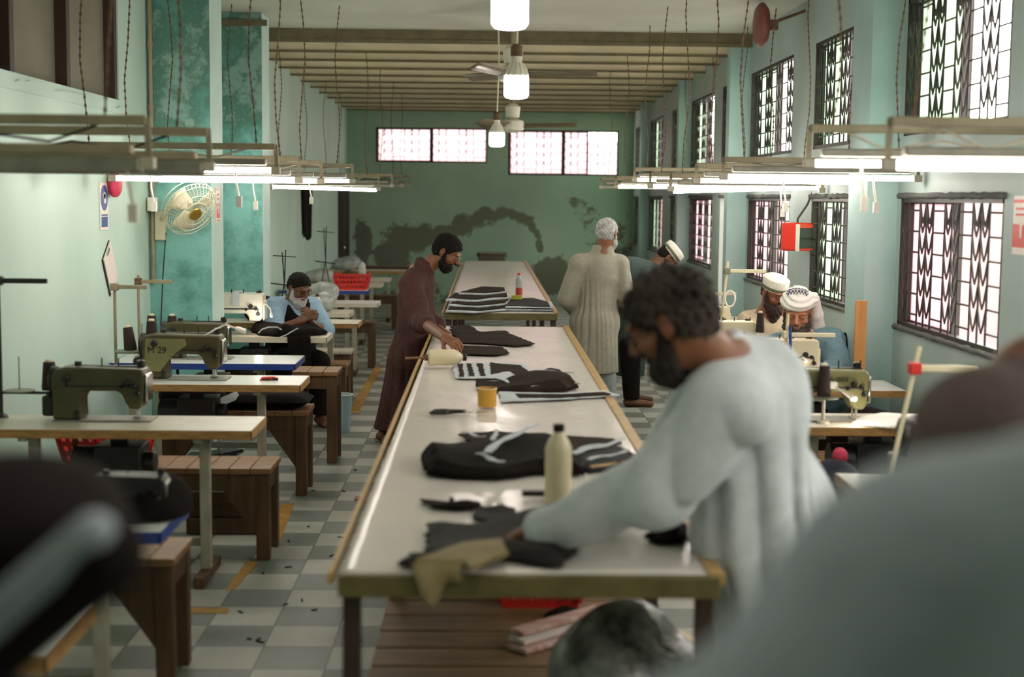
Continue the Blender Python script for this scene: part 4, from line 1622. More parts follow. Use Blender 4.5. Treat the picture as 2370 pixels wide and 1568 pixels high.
# ---------------------------------------------------------------- the man in brown
org = np.array((A(930, 900, 10.45)[0], 10.45, 0))
pr = person('person in a long brown kurta and glasses, bowed over black cut pieces on the table', org)
hc = A(1034, 584, 10.38)
R = head_frame((.80, -.20, -.56))
G = lambda x, y, z: hc + R @ np.array((x, y, z))
neck = A(972, 634, 10.4)
shR, shL = A(950, 660, 10.2), A(962, 655, 10.62)
tip = np.array(onz(1062, 818, .89))
wrR = A(1030, 783, tip[1] + .12)
elR = A(972, 742, 9.96)
elL, wrL = A(990, 745, 10.6), A(1030, 772, 10.35)


def f(S):
    add_head(S, hc, R)
    S.cap(neck, hc + R @ np.array((0, -.03, -.06)), .062, .056, .03)
    S.cap(neck, A(955, 800, 10.42), .09, .1, .03)
    S.path([neck, shR, elR, wrR], [.05, .05, .042, .028], .02)
    S.path([neck, shL, elL, wrL], [.05, .05, .042, .028], .02)
    add_hand(S, wrR, tip - wrR + np.array((0.0, 0, .05)), (.25, .2, -1), 1.05, curl=.75, thumb=-1, spread=.6)
    add_hand(S, wrL, (.9, -.1, -.3), (0, 0, -1), 1., curl=.5, thumb=1)
    for hp, an in ((A(925, 900, 10.36), A(905, 1008, 10.5)), (A(925, 900, 10.56), A(893, 1004, 10.68))):
        S.cap(A(950, 800, 10.42), hp, .09, .07, .03)
        S.cap(hp, (an[0], an[1], .1), .06, .035, .02)
        foot(S, (an[0], an[1], .09), (.9, -.3))


body_skin([hc, tip, A(890, 1030, 10.7), A(890, 1005, 10.2), shR, shL, wrL + .1], f, 'body', 'skin', pr, org, .005)
hem = A(880, 988, 10.5)
garment([('cap', (A(966, 664, 10.4), A(950, 830, 10.42), .115, .145), dict(side=(0, 1, 0), ratio=1.5, k=.03)),
         ('cap', (A(950, 830, 10.42), A(912, 1010, 10.5), .15, .17), dict(side=(0, 1, 0), ratio=1.3, k=.06)),
         ('cap', (A(986, 604, 10.4), A(962, 690, 10.4), .074, .12), dict(k=.05, side=(0, 1, 0), ratio=1.15)),
         ('path', ([A(957, 650, 10.28), shR, elR, elR + (wrR - elR) * .3], [.09, .088, .078, .066]), dict(k=.03)),
         ('path', ([A(962, 650, 10.5), shL, elL, elL + (wrL - elL) * .4], [.09, .088, .078, .066]), dict(k=.03))],
        .011, 3, [(hem, (0, 0, -1)), (A(985, 606, 10.4), unit((.5, 0, .86)))], .007, .2, 'kurta', 'cloth_brown', pr, org, pleat=((float(org[0]), 10.45), .01, 8, 1.0))
c = SDF(neck - .14, neck + .16, .005)
c.cap(neck, A(994, 600, 10.4), .072, .066, .02)
c.cut(A(986, 602, 10.4), unit((.55, 0, .83))).cut(neck - np.array((0, 0, .02)), (0, 0, -1))
c.build('collar', 'cloth_brown', pr, org)
lo, hi = bounds([A(930, 870, 10.3), A(893, 1010, 10.7), A(905, 1010, 10.5)], .16)
S = SDF(lo, hi, .008)
for hp, an in ((A(925, 890, 10.36), A(905, 1008, 10.5)), (A(925, 890, 10.56), A(893, 1004, 10.68))):
    S.cap(hp, (an[0], an[1], .07), .085, .06, .03)
S.cut((0, 0, .085), (0, 0, -1))
S.build('trousers', 'cloth_dark', pr, org)
hair_cap(G, R, 1., 'hair_black', pr, org, hairline=.064, front=.08, thick=.013, back=-.06)
beard(G, R, 1., 'hair_black', pr, org, length=.012, wide=.052)
glasses(G, R, pr, org, 'chrome')

# ---------------------------------------------------------------- the man in white, back turned
org = np.array((A(1375, 900, 12.2)[0], 12.2, 0))
pr = person('person standing with back turned in a long cream kurta, short white hair', org)
hc = A(1405, 541, 12.2)
R = head_frame((.50, .83, -.22))
G = lambda x, y, z: hc + R @ np.array((x, y, z)) * 1.04
neck = A(1393, 592, 12.18)
shL, shR = A(1340, 612, 12.15), A(1434, 612, 12.22)
elL, elR = A(1312, 690, 12.15), A(1452, 692, 12.2)
wrL, wrR = A(1330, 722, 12.42), A(1458, 712, 12.5)


def f(S):
    add_head(S, hc, R, 1.04)
    S.cap(neck, hc + R @ np.array((0, -.03, -.06)), .06, .055, .03)
    S.cap(neck, A(1380, 760, 12.2), .08, .1, .03)
    S.path([neck, shR, elR, wrR], [.05, .05, .042, .028], .02)
    S.path([neck, shL, elL, wrL], [.05, .05, .042, .028], .02)
    add_hand(S, wrR, (-.2, .9, -.2), (-.6, 0, -.6), 1., thumb=1)
    add_hand(S, wrL, (.3, .9, -.1), (.6, 0, -.6), 1., thumb=-1)
    for hp, an in ((A(1400, 850, 12.2), A(1405, 925, 12.2)), (A(1365, 850, 12.25), A(1372, 925, 12.3))):
        S.cap(A(1380, 760, 12.2), hp, .09, .07, .03)
        S.cap(hp, (an[0], an[1], .1), .06, .04, .02)
        foot(S, (an[0], an[1], .09), (.1, .9))


body_skin([hc, A(1405, 957, 12.2), (hc[0], 12.55, 0.02), shL, shR, wrL + .12, wrR + .12, elL], f, 'body', 'skin', pr, org, .006)
hem = A(1370, 862, 12.2)
garment([('cap', (A(1388, 622, 12.18), A(1376, 745, 12.2), .11, .135), dict(side=(1, .1, 0), ratio=1.45, k=.03)),
         ('cap', (A(1376, 745, 12.2), A(1371, 880, 12.2), .145, .165), dict(side=(1, .1, 0), ratio=1.28, k=.05)),
         ('cap', (A(1396, 566, 12.19), A(1388, 640, 12.18), .064, .11), dict(k=.06, side=(1, 0, 0), ratio=1.25)),
         ('path', ([A(1362, 610, 12.18), shL, elL, wrL - (wrL - elL) * .15], [.08, .08, .072, .055]), dict(k=.03)),
         ('path', ([A(1412, 610, 12.2), shR, elR, wrR - (wrR - elR) * .15], [.08, .08, .072, .055]), dict(k=.03))],
        .012, 11, [(hem, (0, 0, -1)), (A(1396, 567, 12.2), (0, 0, 1))], .008, .2, 'kurta', 'cloth_cream', pr, org, pleat=((float(org[0]), 12.2), .011, 9, 1.2))
lo, hi = bounds([A(1365, 850, 12.1), A(1405, 950, 12.4)], .16)
S = SDF(lo, hi, .008)
for hp, an in ((A(1402, 850, 12.2), A(1405, 925, 12.2)), (A(1365, 850, 12.25), A(1372, 925, 12.3))):
    S.cap(hp, (an[0], an[1], .07), .095, .085, .02)
S.rough(folds(.006, 5)).cut((0, 0, .08), (0, 0, -1))
S.build('trousers', 'trouser_pale', pr, org)
hair_cap(G, R, 1.04, 'hair_white', pr, org, hairline=.05, front=.07, thick=.008, back=-.075)
beard(G, R, 1.04, 'hair_white', pr, org, length=.05, wide=.06)
q = np.array(A(1395, 573, 12.2)) - org
MB().tube([Vector((q[0] + .068 * math.cos(a), q[1] - .01 + .062 * math.sin(a), q[2] + .012 * math.sin(a) * -1)) for a in [k * PI / 10 for k in range(20)]], .007, 6, closed=True).build('collar_trim', 'cloth_dark', pr)

# ---------------------------------------------------------------- the bending man in the white cap
org = np.array((A(1465, 900, 12.75)[0], 12.75, 0))
pr = person('person in dark teal bending over to the side, white cap with a dark band', org)
hc = A(1545, 597, 12.75)
R = head_frame((.62, .05, -.78), (.78, 0, .62))
G = lambda x, y, z: hc + R @ np.array((x, y, z))
neck = A(1516, 622, 12.75)
hip = A(1455, 740, 12.75)
shN, shF = A(1502, 650, 12.5), A(1502, 630, 13.0)
elN, elF = A(1540, 735, 12.45), A(1545, 735, 13.0)
wrN, wrF = A(1590, 760, 12.55), A(1590, 750, 12.9)


def f(S):
    add_head(S, hc, R)
    S.cap(neck, hc + R @ np.array((0, -.03, -.06)), .06, .055, .03)
    S.cap(neck, A(1460, 650, 12.75), .08, .1, .03).cap(A(1460, 650, 12.75), hip, .1, .1, .03)
    S.path([neck, shN, elN, wrN], [.05, .05, .042, .028], .02)
    S.path([neck, shF, elF, wrF], [.05, .05, .042, .028], .02)
    add_hand(S, wrN, (.9, 0, -.3), (0, 0, -1), 1., thumb=-1)
    add_hand(S, wrF, (.9, 0, -.3), (0, 0, -1), 1., thumb=1)
    for y in (12.6, 12.92):
        an = A(1462, 940, y)
        S.cap(hip, A(1458, 800, y), .09, .07, .03).cap(A(1458, 800, y), (an[0], an[1], .1), .065, .038, .02)
        foot(S, (an[0], an[1], .08), (.9, -.2))


body_skin([hc, A(1470, 960, 12.6), A(1450, 960, 13), wrN + .15, wrF + .15, hip, shN, shF], f, 'body', 'skin_dark', pr, org, .0065)
garment([('cap', (A(1506, 640, 12.75), A(1458, 640, 12.75), .14, .165), dict(side=(0, 1, 0), ratio=1.35, k=.04)),
         ('cap', (A(1458, 640, 12.75), A(1456, 745, 12.75), .165, .16), dict(side=(0, 1, 0), ratio=1.25, k=.05)),
         ('cap', (A(1456, 745, 12.75), A(1458, 880, 12.75), .16, .13), dict(side=(0, 1, 0), ratio=1.3, k=.05)),
         ('path', ([A(1500, 640, 12.6), shN, elN, wrN], [.09, .085, .075, .055]), dict(k=.03)),
         ('path', ([A(1500, 640, 12.9), shF, elF, wrF], [.09, .085, .075, .055]), dict(k=.03))],
        .009, 21, [(A(1450, 868, 12.75), (0, 0, -1)), (A(1528, 615, 12.75), unit((.75, 0, .6)))], .009, .22, 'kurta', 'cloth_teal', pr, org)
lo, hi = bounds([A(1458, 800, 12.5), A(1462, 955, 13.0)], .15)
S = SDF(lo, hi, .009)
for y in (12.6, 12.92):
    an = A(1462, 940, y)
    S.cap(A(1458, 800, y), (an[0], an[1], .05), .1, .07, .02)
S.rough(folds(.006, 5)).cut((0, 0, .07), (0, 0, -1))
S.build('trousers', 'cloth_dark', pr, org)
cp = cap_lathe(G, R, [(.083, .035), (.088, .04), (.092, .095), (.088, .118), (.06, .128), (.001, .13)], 'white_knit', pr, org)
cap_lathe(G, R, [(.0885, .046), (.0925, .05), (.0935, .068), (.09, .072)], 'olive_band', cp, org, 'cap_band')
hair_cap(G, R, .97, 'hair_black', pr, org, hairline=.04, front=.02, thick=.006, back=-.05)
beard(G, R, 1., 'hair_grey', pr, org, length=.03)

# ---------------------------------------------------------------- grey haired man leaning over the front of the table
org = np.array((A(1770, 1300, 4.05)[0] + .05, 4.05, 0))
pr = person('person with thick grey hair in a pale blue kurta, leaning over the table end', org)
hc = A(1553, 752, 3.75)
R = head_frame((-.80, .34, -.48))
hs = 1.1
G = lambda x, y, z: hc + R @ np.array((x, y, z)) * hs
neck = A(1672, 850, 3.86)
shL, shR = A(1690, 935, 3.7), A(1650, 900, 4.12)
elL = A(1530, 1130, 3.75)
wrL = np.array(onz(1285, 1222, .93))
elR, wrR = A(1520, 1110, 4.25), np.array(onz(1340, 1190, .92))


def f(S):
    add_head(S, hc, R, hs)
    S.cap(neck, hc + R @ np.array((0, -.04, -.06)), .068, .06, .03)
    S.cap(neck, A(1745, 1200, 4.0), .1, .12, .03)
    S.path([neck, shR, elR, wrR], [.055, .055, .045, .03], .02)
    S.path([neck, shL, elL, wrL], [.055, .055, .045, .03], .02)
    add_hand(S, wrL, (-.85, .35, -.22), (.1, 0, -1), 1.08, curl=.5, thumb=-1, spread=.5)
    add_hand(S, wrR, (-.9, -.1, -.2), (.0, 0, -1), 1.08, curl=.6, thumb=1)
    for y in (3.9, 4.2):
        S.cap(A(1745, 1200, 4.0), (org[0] - .02, y, .5), .11, .08, .04).cap((org[0] - .02, y, .5), (org[0], y, .1), .07, .045, .03)
        foot(S, (org[0], y, .09), (-.9, .3))


body_skin([hc, shL, shR, wrL + np.array((-.22, .1, -.03)), (org[0] + .1, 3.8, .02), (org[0] - .25, 4.4, .02), wrR], f, 'body', 'skin', pr, org, .0065)
garment([('cap', (A(1722, 905, 3.9), A(1755, 1200, 4.0), .13, .185), dict(side=(.5, .85, 0), ratio=1.3, k=.03)),
         ('cap', (A(1760, 1200, 4.02), (org[0] + .02, 4.06, .4), .19, .23), dict(side=(.5, .85, 0), ratio=1.2, k=.06)),
         ('cap', (A(1652, 818, 3.86), A(1735, 930, 3.9), .088, .13), dict(k=.06, side=(.5, .85, 0), ratio=1.2)),
         ('path', ([A(1715, 930, 3.8), shL, elL, wrL + (wrL - elL) * .04], [.105, .1, .092, .07]), dict(k=.05)),
         ('path', ([A(1700, 910, 4.0), shR, elR, wrR - (wrR - elR) * .08], [.105, .1, .085, .062]), dict(k=.05))],
        .024, 31, [((0, 0, .42), (0, 0, -1)), (A(1650, 793, 3.86), unit((-.5, 0, .87)))], .008, .26, 'kurta', 'cloth_blue', pr, org, vert=1.6, pleat=((float(org[0]), 4.02), .019, 9, 1.38))
c = SDF(neck - .17, neck + .18, .006)
c.cap(neck - np.array((-.04, 0, .03)), neck + np.array((-.05, -.005, .055)), .095, .082, .02)
c.cap(neck - np.array((-.04, 0, .03)), neck + np.array((-.1, -.005, .12)), .078, .07, .01, op='s')
c.cut(neck + np.array((-.045, 0, .05)), unit((-.72, 0, .69)))
c.build('collar', 'cloth_blue', pr, org)
lo, hi = bounds([(org[0], 3.8, .05), (org[0], 4.3, .6)], .2)
S = SDF(lo, hi, .01)
for y in (3.92, 4.2):
    S.cap((org[0], y, .6), (org[0], y, .06), .11, .085, .02)
S.rough(folds(.008, 5)).cut((0, 0, .08), (0, 0, -1))
S.build('trousers', 'cloth_blue', pr, org)
hair_cap(G, R, hs, 'hair_salt', pr, org, fz=.007, kz=230, hairline=.06, front=.085, thick=.019, back=-.05)
beard(G, R, hs, 'hair_salt', pr, org, length=.02, wide=.056)
glasses(G, R, pr, org)

# ---------------------------------------------------------------- old man at the white machine
org = np.array((A(675, 900, 11.85)[0], 11.85, 0))
pr = person('older seated person with a white beard, light blue shirt and dark vest, hands raised', org)
hc = A(692, 668, 11.68)
R = head_frame((.62, -.60, -.42))
G = lambda x, y, z: hc + R @ np.array((x, y, z))
neck = A(672, 712, 11.75)
shR, shL = A(636, 712, 11.66), A(722, 712, 11.9)
elR, wrR = A(634, 768, 11.42), A(694, 744, 11.3)
elL, wrL = A(752, 765, 11.55), A(722, 752, 11.36)
hipc = np.array((org[0] - .02, 11.9, .52))


def f(S):
    add_head(S, hc, R)
    S.cap(neck, hc + R @ np.array((0, -.03, -.06)), .06, .055, .03)
    S.cap(neck, hipc, .09, .12, .03)
    S.path([neck, shR, elR, wrR], [.05, .05, .044, .03], .02)
    S.path([neck, shL, elL, wrL], [.05, .05, .044, .03], .02)
    add_hand(S, wrR, (.75, -.1, .42), (.2, .7, -.3), 1.05, curl=.85, thumb=1)
    add_hand(S, wrL, (-.15, -.35, .8), (-.7, .3, 0), 1.05, curl=.9, thumb=-1)
    for kx in (-.02, .26):
        S.cap(hipc, (org[0] + kx, 11.5, .5), .1, .07, .03).cap((org[0] + kx, 11.5, .5), (org[0] + kx + .03, 11.45, .1), .065, .045, .02)
        foot(S, (org[0] + kx + .03, 11.45, .09), (.3, -.9))


body_skin([hc, shR, elR, wrR + .15, wrL + .1, elL, hipc - np.array((.1, -.1, 0)), (org[0], 11.2, .02), (org[0] + .4, 11.5, .02)], f, 'body', 'skin_dark', pr, org, .0055)
garment([('cap', (A(680, 722, 11.78), hipc, .115, .15), dict(side=(.7, .7, 0), ratio=1.45, k=.03)),
         ('cap', (neck, A(680, 735, 11.78), .072, .115), dict(k=.05, side=(.7, .7, 0), ratio=1.2)),
         ('path', ([A(655, 708, 11.72), shR, elR, elR + (wrR - elR) * .22], [.085, .085, .078, .066]), dict(k=.03)),
         ('path', ([A(705, 708, 11.84), shL, elL, elL + (wrL - elL) * .15], [.085, .085, .078, .066]), dict(k=.03))],
        .005, 41, [(A(672, 690, 11.75), unit((.25, -.25, 1)))], .007, .18, 'shirt', 'cloth_skyblue', pr, org)
lo, hi = bounds([neck, hipc], .26)
S = SDF(lo, hi, .007)
S.cap(A(680, 722, 11.78), hipc, .132, .166, .03, side=(.7, .7, 0), ratio=1.47)
S.cap(neck, A(680, 735, 11.78), .086, .134, .05, side=(.7, .7, 0), ratio=1.25)
fd = unit((.62, -.6, 0))
ch = A(690, 735, 11.7)
S.cap(neck + fd * .13 + np.array((0, 0, .08)), ch + fd * .16 - np.array((0, 0, .12)), .10, .03, .01, op='s')
S.cap(neck + np.array((0, 0, .04)), neck + np.array((0, 0, .2)), .09, .1, .01, op='s')
for sh in (shR, shL):
    S.ell(sh + (sh - neck) * .35 - np.array((0, 0, .03)), (.08, .08, .12), None, .01, 's')
S.rough(folds(.004, 44))
S.build('vest', 'cloth_dark', pr, org)
lo, hi = bounds([hipc, (org[0] + .3, 11.4, .08), (org[0] - .1, 11.5, .08)], .2)
S = SDF(lo, hi, .009)
for kx in (-.02, .26):
    S.cap(hipc, (org[0] + kx, 11.5, .5), .13, .1, .04).cap((org[0] + kx, 11.5, .5), (org[0] + kx + .03, 11.45, .08), .1, .085, .03)
S.rough(folds(.007, 45)).cut((0, 0, .09), (0, 0, -1))
S.build('trousers', 'cloth_dark', pr, org)
hair_cap(G, R, 1., 'hair_black', pr, org, hairline=.078, front=.085, thick=.009, back=-.03)
beard(G, R, 1., 'hair_white', pr, org, length=.085, wide=.052)
glasses(G, R, pr, org)

# ---------------------------------------------------------------- the man in the turban
org = np.array((A(1870, 900, 9.05)[0], 9.05, 0))
pr = person('person in a white turban and a slate blue kurta, bent over the cream machine', org)
hc = A(1845, 726, 8.88)
R = head_frame((-.22, -.86, -.30))
G = lambda x, y, z: hc + R @ np.array((x, y, z)) * 1.04
neck = A(1858, 790, 9.0)
shR, shL = A(1806, 800, 8.98), A(1922, 790, 9.02)
elR, wrR = A(1790, 868, 8.72), A(1828, 868, 8.52)
elL, wrL = A(1938, 858, 8.76), A(1882, 866, 8.52)
hipc = np.array((org[0], 9.06, .54))


def f(S):
    add_head(S, hc, R, 1.04)
    S.cap(neck, hc + R @ np.array((0, -.03, -.06)), .062, .056, .03)
    S.cap(neck, hipc, .09, .12, .03)
    S.path([neck, shR, elR, wrR], [.05, .05, .042, .028], .02)
    S.path([neck, shL, elL, wrL], [.05, .05, .042, .028], .02)
    add_hand(S, wrR, (.5, -.7, -.2), (0, -.2, -1), 1., curl=.5, thumb=1)
    add_hand(S, wrL, (-.5, -.7, -.15), (0, -.2, -1), 1., curl=.5, thumb=-1)
    for kx in (-.12, .16):
        S.cap(hipc, (org[0] + kx, 8.7, .5), .1, .07, .03).cap((org[0] + kx, 8.7, .5), (org[0] + kx, 8.62, .1), .065, .045, .02)
        foot(S, (org[0] + kx, 8.62, .09), (0, -.9))


body_skin([hc, shR, elR, wrR - .12, wrL - .12, elL, hipc, (org[0] - .15, 8.4, .02), (org[0] + .2, 8.5, .02)], f, 'body', 'skin_pale', pr, org, .0055)
garment([('cap', (A(1865, 812, 9.02), hipc, .12, .16), dict(side=(1, .1, 0), ratio=1.5, k=.03)),
         ('cap', (neck, A(1864, 820, 9.02), .072, .12), dict(k=.06, side=(1, 0, 0), ratio=1.35)),
         ('path', ([A(1835, 796, 9.0), shR, elR, wrR - (wrR - elR) * .1], [.09, .09, .082, .055]), dict(k=.03)),
         ('path', ([A(1895, 792, 9.02), shL, elL, wrL - (wrL - elL) * .1], [.09, .09, .085, .06]), dict(k=.03))],
        .013, 51, [(A(1852, 785, 8.95), unit((-.1, -.5, 1)))], .007, .2, 'kurta', 'cloth_slate', pr, org)
lo, hi = bounds([hipc, (org[0] + .16, 8.6, .08), (org[0] - .12, 8.6, .08)], .2)
S = SDF(lo, hi, .01)
for kx in (-.12, .16):
    S.cap(hipc, (org[0] + kx, 8.7, .5), .13, .1, .04).cap((org[0] + kx, 8.7, .5), (org[0] + kx, 8.62, .08), .1, .085, .03)
S.rough(folds(.007, 45)).cut((0, 0, .09), (0, 0, -1))
S.build('trousers', 'cloth_slate', pr, org)
lo, hi = bounds([G(0, 0, .05), G(-.1, 0, -.2), G(.13, -.1, -.15), G(.13, -.1, -.22)], .17)
S = SDF(lo, hi, .0055)
S.ell(G(0, -.014, .075), (.108, .122, .052), R, .02)
S.ell(G(0, -.02, .105), (.084, .098, .058), R, .03)
Rw = R


def wrap(P):
    q = (P - G(0, 0, .07)) @ R
    ang = np.arctan2(q[:, 0], q[:, 1])
    return .0035 * np.sin(q[:, 2] * 190 + 3.0 * np.sin(ang) + 1.5 * np.cos(2 * ang)) * (q[:, 2] > -.05)


S.ell(G(.098, -.03, .085), (.03, .045, .04), R, .02)
S.rough(wrap)
tb = S.build('turban', 'white_cotton', pr, org)
a = G(.103, -.025, .09)
b_ = A(1893, 757, 8.93)
lo, hi = bounds([a, b_], .08)
S = SDF(lo, hi, .005)
S.cap(a, (a * .4 + b_ * .6), .024, .03, .02, side=(1, 0, 0), ratio=1.25).cap((a * .4 + b_ * .6), b_, .03, .034, .02, side=(1, 0, 0), ratio=1.3, flat=True)
S.rough(folds(.003, 8, kx=120))
S.build('turban_end', 'white_cotton', pr, org)
mb = MB()
Vd = lambda x, y, z: Vector([float(v) for v in (G(x, y, z) - org)])
for k in range(7):
    x = -.055 + .11 * k / 6
    yb = .062
    def sp(x, y):
        z = .105 + .058 * math.sqrt(max(0, 1 - (x / .084) ** 2 - ((y + .02) / .098) ** 2)) + .0045
        return Vd(x, y, z)
    h = .036 - .014 * abs(k - 3) / 3
    mb.tube([sp(x - .008, yb - .042), sp(x, yb - .042 + h), sp(x + .008, yb - .042)], .0036, 5)
    mb.tube([sp(x - .008, yb - .062), sp(x, yb - .05), sp(x + .008, yb - .062)], .003, 5)
mb.build('embroidery', 'navy', tb) if 'navy' in MATS else None
beard(G, R, 1.04, 'hair_grey', pr, org, length=.02, wide=.056)
hair_cap(G, R, .99, 'hair_black', pr, org, hairline=.03, front=.02, thick=.004, back=-.03)

# ---------------------------------------------------------------- the man in the white cap behind
org = np.array((A(1762, 900, 10.3)[0], 10.3, 0))
pr = person('seated person in a white cap with an olive band, long brown beard', org)
hc = A(1792, 680, 10.2)
R = head_frame((.40, -.82, -.34))
G = lambda x, y, z: hc + R @ np.array((x, y, z)) * 1.02
neck = A(1778, 728, 10.28)
shR, shL = A(1732, 748, 10.25), A(1822, 748, 10.35)
elR, wrR = A(1722, 800, 10.05), A(1760, 808, 9.85)
elL, wrL = A(1835, 800, 10.1), A(1800, 808, 9.88)
hipc = np.array((org[0], 10.32, .54))


def f(S):
    add_head(S, hc, R, 1.02)
    S.cap(neck, hc + R @ np.array((0, -.03, -.06)), .062, .056, .03)
    S.cap(neck, hipc, .09, .12, .03)
    S.path([neck, shR, elR, wrR], [.05, .05, .042, .028], .02)
    S.path([neck, shL, elL, wrL], [.05, .05, .042, .028], .02)
    add_hand(S, wrR, (.4, -.8, -.1), (0, -.2, -1), 1., curl=.5, thumb=1)
    add_hand(S, wrL, (-.4, -.8, -.1), (0, -.2, -1), 1., curl=.5, thumb=-1)
    for kx in (-.14, .14):
        S.cap(hipc, (org[0] + kx, 10.0, .5), .1, .07, .03).cap((org[0] + kx, 10.0, .5), (org[0] + kx, 9.92, .1), .065, .045, .02)
        foot(S, (org[0] + kx, 9.92, .09), (0, -.9))


body_skin([hc, shR, elR, wrR - .12, wrL - .12, elL, hipc, (org[0] - .2, 9.7, .02)], f, 'body', 'skin', pr, org, .006)
garment([('cap', (A(1775, 765, 10.3), hipc, .115, .15), dict(side=(1, .2, 0), ratio=1.45, k=.03)),
         ('cap', (neck, A(1775, 770, 10.3), .072, .115), dict(k=.06, side=(1, 0, 0), ratio=1.35)),
         ('path', ([A(1752, 745, 10.28), shR, elR, wrR], [.09, .085, .075, .055]), dict(k=.03)),
         ('path', ([A(1802, 745, 10.3), shL, elL, wrL], [.09, .085, .075, .055]), dict(k=.03))],
        .006, 61, [(A(1778, 728, 10.25), unit((.1, -.4, 1)))], .009, .2, 'kurta', 'cloth_sand', pr, org)
lo, hi = bounds([hipc, (org[0] + .16, 9.9, .08), (org[0] - .14, 9.9, .08)], .2)
S = SDF(lo, hi, .011)
for kx in (-.14, .14):
    S.cap(hipc, (org[0] + kx, 10.0, .5), .13, .1, .04).cap((org[0] + kx, 10.0, .5), (org[0] + kx, 9.92, .08), .1, .085, .03)
S.cut((0, 0, .09), (0, 0, -1))
S.build('trousers', 'cloth_sand', pr, org)
cp = cap_lathe(G, R, [(.082, .03), (.087, .036), (.092, .09), (.09, .115), (.062, .132), (.001, .136)], 'white_knit', pr, org)
cap_lathe(G, R, [(.0875, .04), (.0915, .044), (.0925, .058), (.089, .062)], 'olive_band', cp, org, 'cap_band')
hair_cap(G, R, .98, 'beard_brown', pr, org, hairline=.03, front=.02, thick=.006, back=-.03)
beard(G, R, 1.02, 'beard_brown', pr, org, length=.13, wide=.064)
glasses(G, R, pr, org)

# ---------------------------------------------------------------- out of focus people at the frame's edge
org = np.array((1.06, 2.45, 0))
pr = person('blurred person in a mocha brown top at the right edge, shoulder showing', org)
hc = np.array((1.12, 2.33, 1.70))
R = head_frame((.6, -.7, -.3))
G = lambda x, y, z: hc + R @ np.array((x, y, z))
nk = A(2415, 905, 2.4)
sh = A(2285, 1000, 2.3)


def f(S):
    add_head(S, hc, R)
    S.cap(nk, hc + R @ np.array((0, -.03, -.07)), .065, .058, .03)
    S.cap(nk, (1.05, 2.45, .9), .1, .12, .03)
    S.path([nk, sh, A(2260, 1340, 2.25), A(2330, 1510, 2.1)], [.05, .055, .045, .035], .03)
    add_hand(S, A(2330, 1510, 2.1), (.7, -.5, 0), (0, 0, -1), 1., thumb=1)
    for kx in (-.1, .12):
        S.cap((1.05, 2.45, .9), (1.05 + kx, 2.45, .1), .1, .05, .03)
        foot(S, (1.05 + kx, 2.45, .09), (.6, -.7))


body_skin([hc, nk, sh, A(2190, 1300, 2.2), (1.0, 2.3, .02), (1.3, 2.6, .02)], f, 'body', 'skin_dark', pr, org, .009, .24)
garment([('cap', (A(2420, 1040, 2.4), (1.1, 2.45, .85), .13, .16), dict(side=(.7, .6, 0), ratio=1.5, k=.03)),
         ('cap', (nk, A(2420, 1060, 2.4), .085, .13), dict(k=.08, side=(.7, .5, 0), ratio=1.3)),
         ('path', ([A(2390, 975, 2.36), sh, A(2260, 1340, 2.25), A(2330, 1500, 2.12)], [.095, .095, .085, .06]), dict(k=.06)),
         ('cap', ((1.05, 2.45, .9), (1.05, 2.45, .45), .17, .2), dict(side=(.7, .6, 0), ratio=1.25, k=.05))],
        .008, 71, [((0, 0, .45), (0, 0, -1))], .012, .24, 'kurta', 'cloth_mocha', pr, org)
S = SDF((.85, 2.25, .03), (1.35, 2.7, .6), .012)
for kx in (-.1, .12):
    S.cap((1.05 + kx, 2.45, .6), (1.05 + kx, 2.45, .06), .1, .08, .03)
S.cut((0, 0, .08), (0, 0, -1))
S.build('trousers', 'cloth_dark', pr, org)
hair_cap(G, R, 1., 'hair_black', pr, org, thick=.012, back=-.06)
beard(G, R, 1., 'hair_black', pr, org, length=.03)

org = np.array((.62, 1.05, 0))
pr = person('blurred shoulder and arm of a person in blue grey filling the lower right corner', org)
a0, a1, a2 = A(2640, 1290, 1.05), A(2170, 1450, 1.0), A(1650, 1930, .92)
hc = np.array((.74, 1.02, 1.84))
R = head_frame((-.2, .9, -.1))
G = lambda x, y, z: hc + R @ np.array((x, y, z))


def f(S):
    add_head(S, hc, R)
    S.cap((.70, 1.06, 1.56), hc + R @ np.array((0, -.03, -.07)), .065, .058, .03)
    S.cap((.68, 1.06, 1.54), (.62, 1.08, .95), .1, .12, .03)
    S.path([(.68, 1.06, 1.54), a1, a2, a2 + np.array((-.02, .2, -.2))], [.05, .05, .045, .03], .03)
    add_hand(S, a2 + np.array((-.02, .2, -.2)), (-.1, .8, -.3), (0, 0, -1), 1., thumb=-1)
    for kx in (-.1, .1):
        S.cap((.62, 1.08, .95), (.62 + kx, 1.05, .1), .1, .05, .03)
        foot(S, (.62 + kx, 1.05, .09), (0, .9))


body_skin([hc, (.5, 1.0, .02), (.8, 1.3, .02), a2], f, 'body', 'skin', pr, org, .01, .24)
garment([('path', ([a0, a1, a2], [.12, .11, .10]), dict(k=.05)),
         ('cap', ((.66, 1.12, 1.4), (.62, 1.1, .9), .14, .18), dict(side=(1, 0, 0), ratio=1.35, k=.06)),
         ('cap', (a2, a2 + np.array((-.02, .17, -.17)), .095, .07), dict(k=.04)),
         ('cap', ((.62, 1.08, .9), (.62, 1.05, .5), .19, .22), dict(side=(1, 0, 0), ratio=1.3, k=.06))],
        .012, 81, [((0, 0, .5), (0, 0, -1))], .012, .26, 'kurta', 'cloth_grey_dark', pr, org)
S = SDF((.35, .8, .03), (.9, 1.3, .6), .013)
for kx in (-.1, .1):
    S.cap((.62 + kx, 1.05, .6), (.62 + kx, 1.05, .06), .1, .08, .03)
S.cut((0, 0, .08), (0, 0, -1))
S.build('trousers', 'cloth_grey_dark', pr, org)
hair_cap(G, R, 1., 'hair_black', pr, org)

